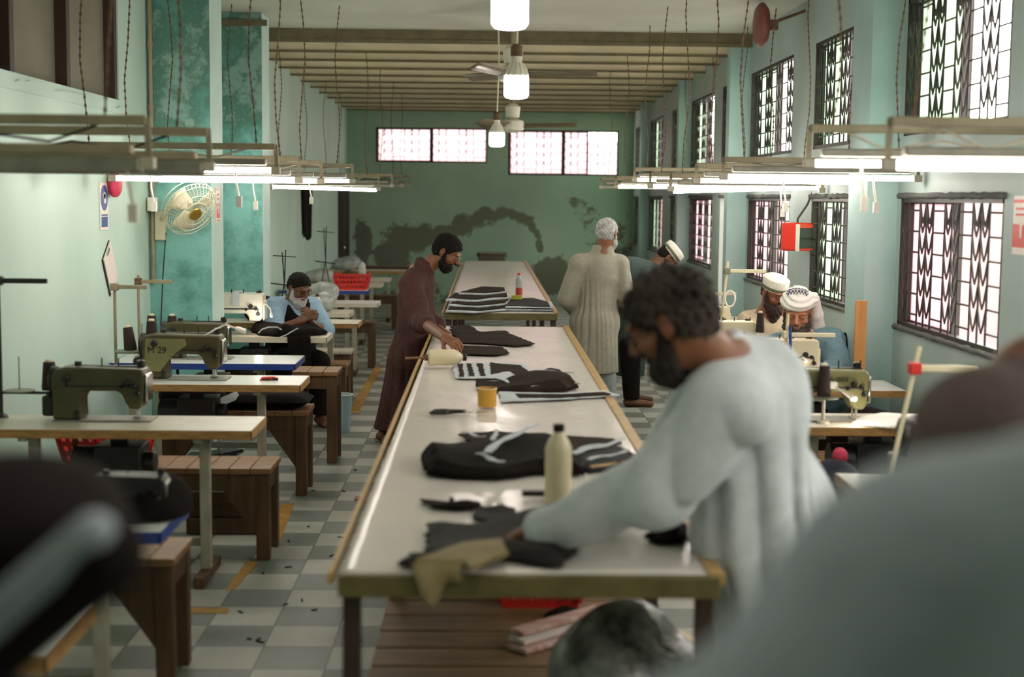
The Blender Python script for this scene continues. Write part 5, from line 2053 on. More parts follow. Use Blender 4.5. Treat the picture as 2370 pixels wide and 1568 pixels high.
org = np.array((-.62, 1.35, 0))
pr = person('blurred person in dark clothes with a pale grey band along the arm, lower left corner', org)
b0, b1, b2 = A(-300, 1745, 1.36), A(235, 1280, 1.34), A(150, 1310, 1.60)
hc = np.array((-.78, 1.2, 1.72))
R = head_frame((.3, .9, -.3))
G = lambda x, y, z: hc + R @ np.array((x, y, z))


def f(S):
    add_head(S, hc, R)
    S.cap((-.74, 1.25, 1.52), hc + R @ np.array((0, -.03, -.07)), .065, .058, .03)
    S.cap((-.74, 1.25, 1.5), (-.66, 1.3, .95), .1, .12, .03)
    S.path([(-.74, 1.25, 1.48), b0, b1, b2], [.04, .03, .024, .02], .03)
    add_hand(S, b2, (-.8, .2, -.3), (0, .3, -1), .8, thumb=-1)
    for kx in (-.1, .1):
        S.cap((-.66, 1.3, .95), (-.66 + kx, 1.3, .1), .1, .05, .03)
        foot(S, (-.66 + kx, 1.3, .09), (0, .9))


body_skin([hc, (-.8, 1.2, .02), (-.5, 1.6, .02), b1, b2, b0], f, 'body', 'skin', pr, org, .01, .24)
garment([('path', ([b0, b1, b2 - (b2 - b1) * .12], [.042, .034, .03]), dict(k=.02))], .003, 91, [], .009, .14, 'sleeve', 'cloth_dark', pr, org)
sc_off = np.array((0, -.024, .026))
garment([('path', ([b0 + sc_off, b1 + sc_off * .9], [.026, .022]), dict(k=.01))], .002, 93, [], .007, .1, 'scarf', 'cloth_grey', pr, org)
garment([('cap', ((-.74, 1.28, 1.46), (-.66, 1.3, .9), .14, .17), dict(side=(1, 0, 0), ratio=1.4, k=.04)),
         ('ell', (A(40, 1240, 1.5), (.12, .12, .085)), dict(k=.06)),
         ('ell', (A(-60, 1720, 1.40), (.08, .08, .07)), dict(k=.06)),
         ('cap', ((-.66, 1.3, .9), (-.66, 1.3, .6), .17, .18), dict(side=(1, 0, 0), ratio=1.3, k=.05))],
        .008, 92, [((0, 0, .6), (0, 0, -1))], .012, .26, 'vest', 'cloth_dark', pr, org)
S = SDF((-.95, 1.05, .03), (-.35, 1.6, .75), .013)
for kx in (-.1, .1):
    S.cap((-.66 + kx, 1.3, .7), (-.66 + kx, 1.3, .06), .11, .08, .03)
S.cut((0, 0, .08), (0, 0, -1))
S.build('trousers', 'cloth_grey', pr, org)
hair_cap(G, R, 1., 'hair_black', pr, org)
# ================================================================ THINGS LYING ABOUT
mat('cream_wash', rgb(226, 212, 176), .35, var=.05)
mat('soda_green', rgb(40, 150, 60), .25)
mat('soda_label', rgb(214, 60, 50), .4)
mat('red_liquid', rgb(150, 50, 34), .3)
mat('mustard', rgb(206, 156, 56), .4, var=.1)
mat('navy_cloth', rgb(34, 40, 58), .85, var=.3, vscale=12, bump=.2)
mat('film_grey', rgb(176, 180, 174), .25, var=.35, vscale=9, bump=.5, bscale=25)
mat('film_dark', rgb(168, 168, 160), .2, col2=rgb(44, 42, 40), vscale=9, bump=.6, bscale=16, spec=.8)
mat('white_cloth', rgb(240, 232, 224), .85, var=.06, vscale=12, bump=.3, bscale=30)
mat('newsprint', rgb(222, 196, 184), .8, col2=rgb(190, 130, 120), vscale=6, stretch=(1, 8, 1))
mat('pink_cloth', rgb(214, 60, 92), .7, var=.3)
mat('sign_white', rgb(232, 222, 214), .5)
mat('sign_blue', rgb(44, 76, 140), .5)
mat('sign_red', rgb(210, 62, 52), .5)
mat('fan_cream', rgb(206, 200, 172), .4, var=.12)
mat('gold', rgb(170, 140, 60), .3, metal=.6)
mat('plank_orange', rgb(196, 140, 76), .55, var=.2, vscale=8, stretch=(4, 4, .4))
mat('charcoal_cloth', rgb(30, 26, 25), .9, var=.3, vscale=14, bump=.25, bscale=60)


def inside(P, poly):
    x, y = P[:, 0], P[:, 1]
    c = np.zeros(len(P), bool)
    n = len(poly)
    for i in range(n):
        x0, y0 = poly[i]
        x1, y1 = poly[i - 1]
        m_ = ((y0 > y) != (y1 > y))
        with np.errstate(divide='ignore', invalid='ignore'):
            c ^= m_ & (x < (x1 - x0) * (y - y0) / (y1 - y0 + 1e-12) + x0)
    return c


def edge_dist(P, poly):
    d = np.full(len(P), 9.)
    for i in range(len(poly)):
        d = np.minimum(d, seg_d(P, poly[i - 1], poly[i]))
    return d


def nz(P, k, seed):
    rs = np.random.RandomState(seed)
    v = 0
    for i in range(5):
        a = rs.uniform(0, 6.28)
        kk = k * rs.uniform(.5, 1.3)
        v = v + np.sin(P[:, 0] * math.cos(a) * kk + P[:, 1] * math.sin(a) * kk + rs.uniform(0, 6.28) + .8 * np.sin(P[:, 1] * kk * .4 + i))
    return v / 3.2


def sheet(name, m, pxs, z, thick=.006, bump=0., k=14, seed=0, res=.008, ragged=.006, parent=None, origin=None, world=False, lift=0., ridge=None):
    """a piece of cloth lying at height z: outline through pixels on that plane, a rounded rim, soft bumps"""
    poly = pxs if world else [tuple(onz(x, y, z)[:2]) for x, y in pxs]
    a = np.array(poly)
    lo, hi = a.min(0) - .02, a.max(0) + .02
    nx, ny = (np.ceil((hi - lo) / res).astype(int) + 1)
    gx, gy = np.meshgrid(lo[0] + res * np.arange(nx), lo[1] + res * np.arange(ny), indexing='ij')
    P = np.stack([gx.ravel(), gy.ravel()], 1)
    Q = P + ragged * np.stack([nz(P, 70, seed + 1), nz(P, 70, seed + 2)], 1)
    ins = inside(Q, poly)
    d = edge_dist(Q, poly)
    e = np.clip(d / .012, 0, 1) ** .5
    h = thick * (.5 + .5 * e) + bump * np.clip(d / .05, 0, 1) * np.clip(.55 + .6 * nz(P, k, seed + 3), .05, 1.4) + lift
    if ridge is not None:
        h = h + ridge(P) * np.clip(d / .03, 0, 1)
    I = -np.ones(len(P), int)
    cell = ins.reshape(nx, ny)
    c4 = cell[:-1, :-1] & cell[1:, :-1] & cell[1:, 1:] & cell[:-1, 1:]
    ij = np.argwhere(c4)
    if not len(ij):
        return None
    o = np.array(origin if origin is not None else (a.mean(0)[0], a.mean(0)[1], z))
    vs, fs = [], []
    idx = {}

    def vid(i, j, top):
        key = (i, j, top)
        if key not in idx:
            idx[key] = len(vs)
            q = i * ny + j
            vs.append((P[q, 0] - o[0], P[q, 1] - o[1], (z + (h[q] if top else lift)) - o[2]))
        return idx[key]
    for i, j in ij:
        fs.append((vid(i, j, 1), vid(i + 1, j, 1), vid(i + 1, j + 1, 1), vid(i, j + 1, 1)))
        fs.append((vid(i, j, 0), vid(i, j + 1, 0), vid(i + 1, j + 1, 0), vid(i + 1, j, 0)))
        for di, dj, p, q in ((-1, 0, (i, j), (i, j + 1)), (1, 0, (i + 1, j + 1), (i + 1, j)), (0, -1, (i + 1, j), (i, j)), (0, 1, (i, j + 1), (i + 1, j + 1))):
            ii, jj = i + di, j + dj
            if not (0 <= ii < nx - 1 and 0 <= jj < ny - 1 and c4[ii, jj]):
                fs.append((vid(*p, 1), vid(*p, 0), vid(*q, 0), vid(*q, 1)))
    mb = MB()
    mb.v, mb.f = vs, fs
    ob = mb.build(name, m, parent, smooth=70)
    if parent is None:
        ob.location = o
    return ob


def strip(p, q, w_, h, z, m, parent, name='lining_strip', bow=0.):
    a, b_ = Vector(onz(*p, z)), Vector(onz(*q, z))
    d = (b_ - a)
    n = Vector((-d.y, d.x, 0)).normalized()
    off = Vector(parent.location)
    pts = [a + d * t + n * bow * math.sin(PI * t) + Vector((0, 0, h + .004 * math.sin(7 * t))) - off for t in [i / 8 for i in range(9)]]
    mb = MB()
    vs, fs = [], []
    for i, pt in enumerate(pts):
        wv = w_ * (.8 + .25 * math.sin(i * 1.7))
        for s_, zz in ((-1, 0), (1, 0), (1, -.004), (-1, -.004)):
            vs.append(pt + n * s_ * wv / 2 + Vector((0, 0, zz)))
    for i in range(8):
        for k in range(4):
            k2 = (k + 1) % 4
            fs.append((i * 4 + k, i * 4 + k2, i * 4 + 4 + k2, i * 4 + 4 + k))
    fs += [(0, 1, 2, 3), (35, 34, 33, 32)]
    return mb.add(vs, fs).build(name, m, parent, smooth=50)


ZT = .8665
GP = 'cut cloth pieces on the front cutting table'
o = sheet('cut_piece', 'brown_cloth', [(1040, 756), (1085, 752), (1112, 769), (1172, 766), (1182, 773), (1240, 797), (1200, 803), (1120, 796), (1062, 794), (1045, 775)], ZT, .004, .006, seed=2, ragged=.01)
tag(o, 'dark pointed cloth piece just past the hand of the person in brown', 'cloth', GP)
o = sheet('cut_piece', 'brown_cloth', [(1058, 801), (1165, 804), (1182, 818), (1150, 824), (1072, 821)], ZT, .004, .005, seed=5, ragged=.01)
tag(o, 'small dark cloth piece under the fingers of the person in brown', 'cloth', GP)
o = sheet('cut_piece', 'grey_lining', [(1046, 846), (1100, 840), (1215, 842), (1248, 868), (1240, 877), (1050, 877)], ZT, .003, .002, seed=7)
tag(o, 'striped cloth piece of black bars on a white backing', 'cloth', GP)
for i, q in enumerate([[(1058, 843), (1072, 843), (1076, 873), (1062, 873)], [(1078, 842), (1092, 842), (1100, 872), (1084, 872)], [(1102, 842), (1118, 842), (1126, 871), (1110, 871)],
                       [(1132, 838), (1150, 842), (1205, 846), (1240, 871), (1195, 871), (1178, 860), (1135, 868)]]):
    sheet('black_bar', 'brown_cloth', q, ZT + .004, .003, .002, seed=30 + i, parent=o, origin=tuple(o.location), ragged=.004, res=.007)
o = sheet('cut_piece', 'brown_cloth', [(1100, 882), (1150, 890), (1215, 882), (1262, 868), (1312, 873), (1342, 898), (1310, 906), (1210, 912), (1150, 907), (1104, 905)], ZT, .008, .045, 11, seed=9)
tag(o, 'rumpled black cloth with a wavy white edge behind the mustard tub', 'cloth', GP)
strip((1205, 893), (1345, 900), .03, .028, ZT, 'grey_lining', o, bow=.05)
strip((1150, 886), (1240, 908), .05, .03, ZT, 'grey_lining', o, bow=-.03)
strip((1235, 880), (1330, 884), .02, .05, ZT, 'grey_lining', o, bow=.05)
o = sheet('cut_piece', 'grey_lining', [(1152, 908), (1300, 912), (1400, 905), (1440, 917), (1300, 926), (1158, 932)], ZT, .005, .008, 9, seed=12)
tag(o, 'long flat white-edged cloth strip in front of the rumpled black cloth', 'cloth', GP)
sheet('cloth_face', 'brown_cloth', [(1190, 913), (1300, 915), (1395, 909), (1420, 915), (1300, 922), (1200, 924)], ZT + .006, .005, .01, 9, seed=13, parent=o, origin=tuple(o.location))
p = onz(1127, 941, ZT)
t = thing('glue_tub', 'mustard yellow open tub standing on the cutting table', 'tub', p)
k = p.y / 3292
MB().lathe([(21.5 * k, 0), (22 * k, 2 * k), (22.5 * k, 43 * k), (21 * k, 43.5 * k), (20.5 * k, 30 * k), (.001, 29 * k)], n=26).build('tub_body', 'mustard', t, smooth=40)
MB().tube([(22.6 * k * math.cos(a), 22.6 * k * math.sin(a), 42.5 * k) for a in [i * PI / 12 for i in range(24)]], .0025, 6, closed=True).build('rim', 'cream_wash', t)
# scissors
p = onz(1062, 958, ZT)
t = thing('scissors', 'black-handled scissors lying open beside the mustard tub', 'scissors', p, .06)
h = MB()
for y, x in ((.026, -.075), (-.02, -.09)):
    h.tube([(x + .04 * math.cos(a), y + .021 * math.sin(a), .008) for a in [i * PI / 8 for i in range(16)]], .008, 6, closed=True)
    h.tube([(x + .04, y, .008), (.0, y * .2, .01), (.03, 0, .01)], .009, 6)
h.build('handle', 'black_plastic', t)
MB().prism([(.02, .003), (.13, .004), (.02, .010)], -.006, .010).prism([(.02, .009), (.128, .009), (.02, .014)], -.012, .004).build('blade', 'chrome', t)
# plastic bottles
def bottle(p, H, r, label, parts, M=None, dent=0.):
    t = thing('plastic_bottle', label, 'bottle', p)
    if M is not None:
        t.rotation_euler = M
    for name, prof, m in parts:
        MB().lathe([(a * r, b_ * H) for a, b_ in prof], n=22).build(name, m, t, smooth=50)
    return t


body = [(.82, 0), (.98, .012), (1, .1), (.96, .3), (1.0, .5), (.97, .6), (.99, .68), (.8, .77), (.5, .86), (.36, .89), (.35, .915)]
p = onz(1291, 1163, ZT)
k = p.y / 3292
bottle(p, 186 * k, 32 * k, 'tall cloudy cream bottle with a dark cap standing on the cutting table', [('bottle_body', body, 'cream_wash'), ('bottle_cap', [(.38, .905), (.42, .91), (.42, .995), (.36, 1.0)], 'hair_black')])
p = onz(1026, 850, ZT)
k = p.y / 3292
a0 = onz(990, 850, ZT) + Vector((0, 0, .056))
t = bottle(a0, 88 * k, 19 * k, 'cloudy bottle lying on its side with a stick, by the person in brown', [('bottle_body', [(.5, 0), (.95, .03), (1, .1), (.97, .5), (1, .68), (.8, .8), (.4, .9), (.36, .94)], 'cream_wash'), ('bottle_cap', [(.42, .93), (.46, .94), (.46, 1.02), (.4, 1.03)], 'black_metal')], (0, PI / 2, .12))
MB().tube([(0, 0, .01), (0, .0, -.02)], .02, 10).build('orange_base', 'rust', t)
MB().tube([(0, 0, -.01), (.005, .0, -.13)], .007, 8).build('stick', 'wood', t)
p = onz(1201, 686, ZT + .004)
k = p.y / 3292
bottle(p, 54 * k, 8.2 * k, 'clear bottle with red drink and a red cap on the second cutting table', [('bottle_body', [(.9, .36)] + [q for q in body if q[1] > .4], 'film_grey'), ('red_drink', [(.82, 0), (.98, .012), (1, .1), (.97, .37), (.1, .37)], 'red_liquid'), ('bottle_cap', [(.4, .905), (.44, .91), (.44, .995), (.38, 1.0)], 'red_plastic')])
p = Vector(at(735, 742, 12.3))
p.z = .7605
k = p.y / 3292
bottle(p, 66 * k, 9.8 * k, 'soda bottle with green foot and red label behind the raised hands of the older person', [('bottle_body', [(.95, .6)] + [q for q in body if q[1] > .62], 'cream_wash'), ('bottle_label', [(1.0, .46), (1.01, .47), (1.0, .6), (.9, .61)], 'soda_label'), ('green_drink', [(.82, 0), (.98, .012), (1.0, .46), (.1, .46)], 'soda_green'), ('bottle_cap', [(.38, .905), (.42, .91), (.42, .995), (.36, 1.0)], 'rust')])

o = sheet('cut_piece', 'brown_cloth', [(1058, 1008), (1140, 1002), (1270, 1009), (1420, 1019), (1442, 1024), (1400, 1044), (1330, 1050), (1200, 1045), (1100, 1036)], ZT, .008, .008, seed=15)
tag(o, 'flat dark brown cloth piece behind the standing cream bottle', 'cloth', GP)
strip((1340, 1046), (1445, 1022), .02, .012, ZT, 'grey_lining', o)
o = sheet('cloth_pile', 'black_cloth', [(972, 1068), (1000, 1046), (1068, 1030), (1130, 1042), (1232, 1022), (1292, 1034), (1346, 1072), (1350, 1101), (1250, 1098), (1150, 1112), (1060, 1108), (985, 1100)], ZT, .015, .07, 12, seed=18)
tag(o, 'big heap of black cut cloth with white strips behind the cream bottle', 'cloth pile', GP)
strip((1128, 1098), (1238, 1030), .035, .082, ZT, 'grey_lining', o, bow=.02)
strip((1105, 1086), (1160, 1108), .03, .06, ZT, 'grey_lining', o)
strip((1070, 1028), (1120, 1040), .02, .05, ZT, 'grey_lining', o)
strip((1140, 1070), (1150, 1045), .02, .085, ZT, 'grey_lining', o)
o = sheet('cloth_pile', 'charcoal_cloth', [(1325, 1062), (1420, 1032), (1475, 1058), (1460, 1086), (1370, 1096), (1330, 1088)], ZT, .01, .03, 15, seed=21)
tag(o, 'small grey and black heap between the cream bottle and the leaning sleeve', 'cloth pile', GP)
strip((1325, 1068), (1440, 1034), .03, .03, ZT, 'grey_lining', o)
strip((1360, 1082), (1450, 1062), .02, .03, ZT, 'grey_lining', o)
a, b_ = onz(1366, 1092, ZT), onz(1452, 1080, ZT)
t = thing('wooden_stick', 'yellowish wooden stick beside the small grey and black heap', 'stick', (a + b_) / 2)
MB().tube([a - (a + b_) / 2 + Vector((0, 0, .012)), b_ - (a + b_) / 2 + Vector((0, 0, .012))], .009, 8).build('stick_body', 'tape_brown', t)
a, b_ = onz(1208, 1150, ZT), onz(1430, 1152, ZT)
tag(MB().beam(a - (a + b_) / 2 + Vector((0, 0, .012)), b_ - (a + b_) / 2 + Vector((0, 0, .012)), .03, .02).build('pressing_bar', 'black_metal', bevel=.003, loc=(a + b_) / 2), 'dark flat bar lying behind the foot of the cream bottle', 'bar')
o = sheet('cut_piece', 'black_cloth', [(958, 1156), (1000, 1160), (1032, 1164), (1046, 1146), (1060, 1166), (1118, 1168), (1122, 1180), (1060, 1184), (1000, 1176)], ZT, .006, .02, 25, seed=24)
tag(o, 'ragged black scrap with a spike, left of the dark bar', 'cloth', GP)
o = sheet('cut_piece', 'charcoal_cloth', [(1100, 1180), (1160, 1172), (1200, 1180), (1180, 1215), (1120, 1212), (1090, 1200)], ZT, .006, .025, 25, seed=26)
tag(o, 'grey ragged scrap just behind the stretched hand', 'cloth', GP)
o = sheet('cloth_pile', 'charcoal_cloth', [(916, 1312), (948, 1284), (984, 1290), (984, 1216), (1092, 1222), (1180, 1196), (1300, 1166), (1425, 1176), (1350, 1250), (1332, 1284), (1292, 1318), (1212, 1306), (1120, 1282), (1000, 1322)], ZT, .008, .028, 10, seed=28)
tag(o, 'wide pile of charcoal cloth under the stretched hand at the table end', 'cloth pile', GP)
o = sheet('cut_piece', 'black_cloth', [(1490, 1248), (1545, 1210), (1572, 1180), (1592, 1240), (1590, 1262), (1520, 1262)], ZT, .01, .03, 15, seed=29)
tag(o, 'black cloth corner under the leaning person', 'cloth', GP)
# brown roll hanging over the end
w0 = [tuple(onz(x, y, ZT + .03)[:2]) for x, y in [(1072, 1256), (1165, 1246), (1182, 1282), (1092, 1318)]]
yE = 3.66
pA, pB = onz(945, 1338, ZT + .02), onz(1012, 1338, ZT + .02)
o = sheet('cloth_roll', 'roll_brown', w0 + [(pB.x + .06, yE), (pA.x, yE)], ZT + .022, .012, .012, 20, seed=33, world=True) if 'roll_brown' in MATS else None
if o:
    tag(o, 'flattened olive brown cloth roll hanging over the end of the cutting table', 'cloth')
    f_ = MB()
    q = o.location
    def fl(u, v):
        return Vector((pA.x + (pB.x + .06 - pA.x) * u + .02 * v * (1 - u), yE - .012 - .012 * math.sin(v * 3) - .006 * math.sin(u * 9), ZT + .03 - v * (.05 + .075 * math.sin(PI * min(1, u * 1.4 + .1)))) ) - q
    f_.grid(fl, 10, 5)
    fo = f_.build('hanging_end', 'roll_brown', o, smooth=70)
    sd = fo.modifiers.new('thick', 'SOLIDIFY'); sd.thickness = .012

# second cutting table: two stacks
lay = [[(1030, 719), (1100, 722), (1180, 714), (1192, 700), (1120, 694), (1040, 700)], [(1036, 712), (1110, 716), (1176, 708), (1186, 694), (1100, 690), (1050, 694)],
       [(1030, 706), (1100, 709), (1180, 700), (1178, 688), (1110, 684), (1045, 690)], [(1060, 696), (1120, 699), (1172, 692), (1170, 682), (1110, 680)]]
LBL = ['bottom layer', 'second layer from below', 'third layer from below', 'topmost layer']
for i, q in enumerate(lay):
    poly = [(x, y) for x, y in [tuple(onz(a, 700 + (b_ - 700) * .9 + 6, ZT)[:2]) for a, b_ in q]]
    z = ZT + .028 * i
    o = sheet('cut_piece', 'grey_lining', poly, z, .011, .012, 14, seed=40 + i, world=True, res=.012, lift=0)
    tag(o, '%s of the wavy stack of white-edged pieces on the second cutting table' % LBL[i], 'cloth', 'stacked cut pieces on the second cutting table')
    c = np.array(poly).mean(0)
    sheet('cloth_face', 'brown_cloth', [tuple(c + (np.array(p_) - c) * .93 + (0, .01)) for p_ in poly], z + .012, .010, .010, 14, seed=40 + i, world=True, res=.012, parent=o, origin=tuple(o.location))
for i in range(2):
    poly = [tuple(onz(a, b_, ZT)[:2]) for a, b_ in [(1165, 719), (1283, 720), (1278, 708), (1240, 698), (1180, 700)]]
    o = sheet('cut_piece', 'grey_lining', poly, ZT + .022 * i, .010, .008, 14, seed=50 + i, world=True, res=.012)
    tag(o, ('lower' if i == 0 else 'upper') + ' piece of the flat stack beside the bottle with red drink', 'cloth', 'stacked cut pieces on the second cutting table')
    c = np.array(poly).mean(0)
    sheet('cloth_face', 'charcoal_cloth', [tuple(c + (np.array(p_) - c) * .92 + (-.02, -.015)) for p_ in poly], ZT + .022 * i + .010, .008, .006, 14, seed=52 + i, world=True, res=.012, parent=o, origin=tuple(o.location))
p = onz(1196, 694, ZT + .045)
t = thing('tape_roll', 'yellow green roll of tape on the flat stack', 'tape', (p.x, p.y, ZT + .05))
MB().lathe([(.05, 0), (.05, .035), (.036, .035), (.036, 0)], n=20).build('roll', 'tape_green', t, smooth=40) if 'tape_green' in MATS else None
p = onz(1175, 690, ZT + .05)
tag(MB().box((0, 0, .015), (.32, .05, .03)).build('wooden_ruler', 'wood_dark', loc=(p.x, p.y + .12, ZT), bevel=.003), 'dark wooden block ruler behind the yellow green tape roll', 'ruler')
p = onz(1105, 790, .25)
basket((.05, 12.9, 0), .42, .3, .42, 'dark red basket under the end of the second cutting table')
# machine standing behind the second cutting table
sewing_table(-.5, .7, 23.3, 23.75, 'sewing table right behind the second cutting table, against the back wall', 'wood_dark', 'laminate', detail=False)
p = at(1138, 600, 23.45)
t = thing('covered_machine', 'boxy dark olive machine standing beyond the second cutting table', 'sewing machine', (p.x, 23.45, .76))
MB().span((-.22, -.1, 0), (.22, .1, .17)).span((-.25, -.08, .12), (.25, .08, .19)).build('machine_body', 'olive', t, bevel=.02)
MB().span((-.2, -.11, .17), (.2, .1, .205)).build('top_cover', 'steel_grey', t, bevel=.008)

# ---------------------------------------------------------------- under the front table, on the plank shelf
p = onz(1245, 1390, .25)
basket((.22, 5.55, .25), .36, .26, .16, 'red slotted basket on the plank shelf under the front table')
o = sheet('cloth_pile', 'black_cloth', [(1255, 1430), (1300, 1408), (1390, 1420), (1410, 1436), (1350, 1448), (1290, 1462)], .25, .01, .05, 14, seed=61)
tag(o, 'black cloth lying on the plank shelf before the red basket', 'cloth pile')
a, b_ = onz(1195, 1512, .25), onz(1420, 1440, .25)
mid = (a + b_) / 2
t = thing('newspaper_roll', 'pinkish folded newspapers lying slantwise on the plank shelf', 'newspaper', (mid.x, mid.y, .25))
for i in range(3):
    MB().beam(a - mid + Vector((.0, .03 * i, .012 + .022 * i)), b_ - mid + Vector((.02, .02 * i, .014 + .022 * i)), .1 - .015 * i, .018).build('newspaper', 'newsprint' if i % 2 == 0 else 'paper', t, bevel=.004)
# big clear bag stuffed with dark cloth
bc = np.array(onz(1430, 1540, .42))
S = SDF(bc - np.array((.42, .35, .2)), bc + np.array((.42, .35, .3)), .012)
S.ell(bc + (0, 0, -.02), (.22, .2, .17), None, .05).ell(bc + (.16, -.04, -.04), (.16, .16, .13), None, .06).ell(bc + (.02, .02, .1), (.12, .1, .1), None, .06)
S.rough(folds(.016, 77, kx=40)).cut((0, 0, .252), (0, 0, -1))
t = thing('plastic_bag', 'big shiny plastic bag of dark cloth on the plank shelf at the table end', 'bag', (bc[0], bc[1], .25))
S.build('bag_film', 'film_dark', t, (bc[0], bc[1], .25))
bc2 = np.array(onz(1545, 1530, .36))
S = SDF(bc2 - .25, bc2 + .25, .012)
S.ell(bc2, (.13, .12, .1), None, .05)
S.rough(folds(.01, 78, kx=50)).cut((0, 0, .252), (0, 0, -1))
o = S.build('plastic_bag', 'sunlit_plastic', None, (bc2[0], bc2[1], .25))  # bright part of the big bag; sunlight on it is put into the cream colour
o.location = (bc2[0], bc2[1], .25)
tag(o, 'sunlit part of the big plastic bag, its sunlight put into the cream colour', 'bag')


def blob(name, label, cat, m, c, r, seed, res=.01, fold=.012, floor=None, extra=()):
    c = np.array(c, float)
    S = SDF(c - np.array(r) - .12, c + np.array(r) + .12, res)
    S.ell(c, r, None, .04)
    for e, er in extra:
        S.ell(c + np.array(e), er, None, .05)
    S.rough(folds(fold, seed, kx=45))
    z0 = floor if floor is not None else c[2] - r[2]
    S.cut((0, 0, z0 + .001), (0, 0, -1))
    o = S.build(name, m, None, (c[0], c[1], z0))
    o.location = (c[0], c[1], z0)
    return tag(o, label, cat)


# left side piles
p = at(372, 1180, 4.78)
blob('cloth_pile', 'black cloth heaped over the corner of the low blue-edged table', 'cloth pile', 'black_cloth', (p.x, 4.78, .80), (.11, .13, .1), 101, floor=.762, extra=[((-.1, 0, -.02), (.12, .13, .07))])
p = at(440, 930, 8.8)
blob('cloth_pile', 'black cloth pile with a white strip under the M 29 table', 'cloth pile', 'black_cloth', (-1.78, 8.84, .58), (.16, .13, .1), 102, floor=.532, extra=[((-.14, 0, .02), (.12, .12, .1))])
q = MB().beam(at(482, 944, 8.6), at(552, 914, 8.72), .05, .006, up=(0, -1, .3))
o = q.build('cloth_strip', 'grey_lining')
tag(o, 'white cloth strip lying slantwise on the black pile under the M 29 table', 'cloth')
GARMENT = blob('cloth_pile', 'black garment spread over the table under the hands of the older person', 'cloth pile', 'black_cloth', (at(665, 780, 11.2)[0], 11.16, .775), (.24, .17, .06), 103, .009, .022, floor=.7625, extra=[((.18, .05, .0), (.14, .12, .05)), ((-.16, .05, .02), (.1, .1, .07))])
g_ = GARMENT
for q in (((598, 772), (606, 763), (622, 758), (642, 758), (652, 764)), ((640, 784), (662, 776), (684, 763), (690, 760))):
    MB().tube([at(x, y, 10.985) - g_.location for x, y in q], .0055, 6).build('white_piping', 'grey_lining', g_)
o = MB()
xa = at(662, 0, 10.94)[0]
o.grid(lambda u, v: Vector((xa + (.17 - .02 * v) * u + .02 * v, 10.945 - .012 * math.sin(u * 9 + v * 2), .775 - .3 * v)), 10, 8)
o = o.build('garment_end', 'black_cloth', smooth=70)
sd = o.modifiers.new('thick', 'SOLIDIFY'); sd.thickness = .012
tag(o, 'black garment end hanging down before the knees of the older person', 'cloth')
p = at(600, 690, 12.3)
blob('bag', 'dark bag propped by the pillar behind the older person', 'bag', 'black_cloth', (p.x, 12.42, .86), (.16, .1, .13), 104, floor=.762)
for i, (px, Y, rx, rz, lb) in enumerate([(745, 14.75, .17, .1, 'clear-wrapped grey bundle on the table before the far red basket'), (690, 14.75, .13, .08, 'second clear-wrapped grey bundle, closer to the pale wall'),
                                          (735, 17.95, .2, .09, 'clear-wrapped bundle on the table behind the far red basket'), (800, 21.2, .22, .1, 'clear-wrapped bundle on the second table from the dark door'), (740, 13.5, .14, .09, 'low clear-wrapped bundle behind the soda bottle')]):
    p = at(px, 600, Y)
    blob('wrapped_bundle', lb, 'bundle', 'film_grey', (p.x, Y, .76 + rz * .8), (rx, .14, rz), 110 + i, .014, floor=.762, extra=[((rx * .4, 0, rz * .5), (rx * .6, .12, rz * .7))])
p = at(806, 640, 16.72)
blob('pot', 'dark round pot in the far red basket', 'pot', 'olive', (p.x, 16.7, .90), (.1, .1, .09), 120, .012, fold=.002, floor=.78)
p = at(838, 630, 16.72)
blob('plastic_pack', 'clear pack standing in the far red basket', 'pack', 'film_grey', (p.x, 16.74, .93), (.05, .05, .16), 121, .012, floor=.78)
p = onz(785, 1000, 0)
t = thing('bucket', 'pale blue grey bucket on the floor by the tall stool', 'bucket', (p.x + .02, p.y, 0))
MB().lathe([(.06, 0), (.065, .01), (.085, .29), (.09, .3), (.08, .3), (.075, .28), (.055, .02), (.001, .02)], n=20).build('bucket_body', 'bucket_blue', t, smooth=45) if 'bucket_blue' in MATS else None
MB().tube([(.088 * math.cos(a), .088 * math.sin(a), .298) for a in [i * PI / 10 for i in range(20)]], .005, 6, closed=True).build('rim', 'offwhite', t)
tag(MB().span((-.21, -.12, 0), (.21, .12, .09)).span((-.2, -.1, .09), (.2, .11, .17)).span((-.21, -.12, .17), (.21, .12, .24)).build('timber_stack', 'wood_dark', loc=(-1.42, 7.78, 0), bevel=.006), 'dark stacked timber on the floor behind the plank bench', 'timber')
a = onz(833, 1155, .002)
tag(MB().box((0, 0, .004), (.06, .09, .006)).build('fabric_scrap', 'tape_red', loc=(a.x, a.y, .001)), 'small dull red scrap on the floor beside the cutting table', 'scrap')
rs = random.Random(4)
mb = MB()
for k in range(26):
    x, y = rs.uniform(-1.1, -.45), rs.uniform(5.2, 11)
    L, a = rs.uniform(.015, .04), rs.uniform(0, 6.28)
    mb.beam((x, y, .003), (x + L * math.cos(a), y + L * math.sin(a), .004), .008, .004)
tag(mb.build('floor_scraps', 'black_cloth'), 'scattered dark thread scraps on the tiled aisle floor', 'scraps', kind='stuff')

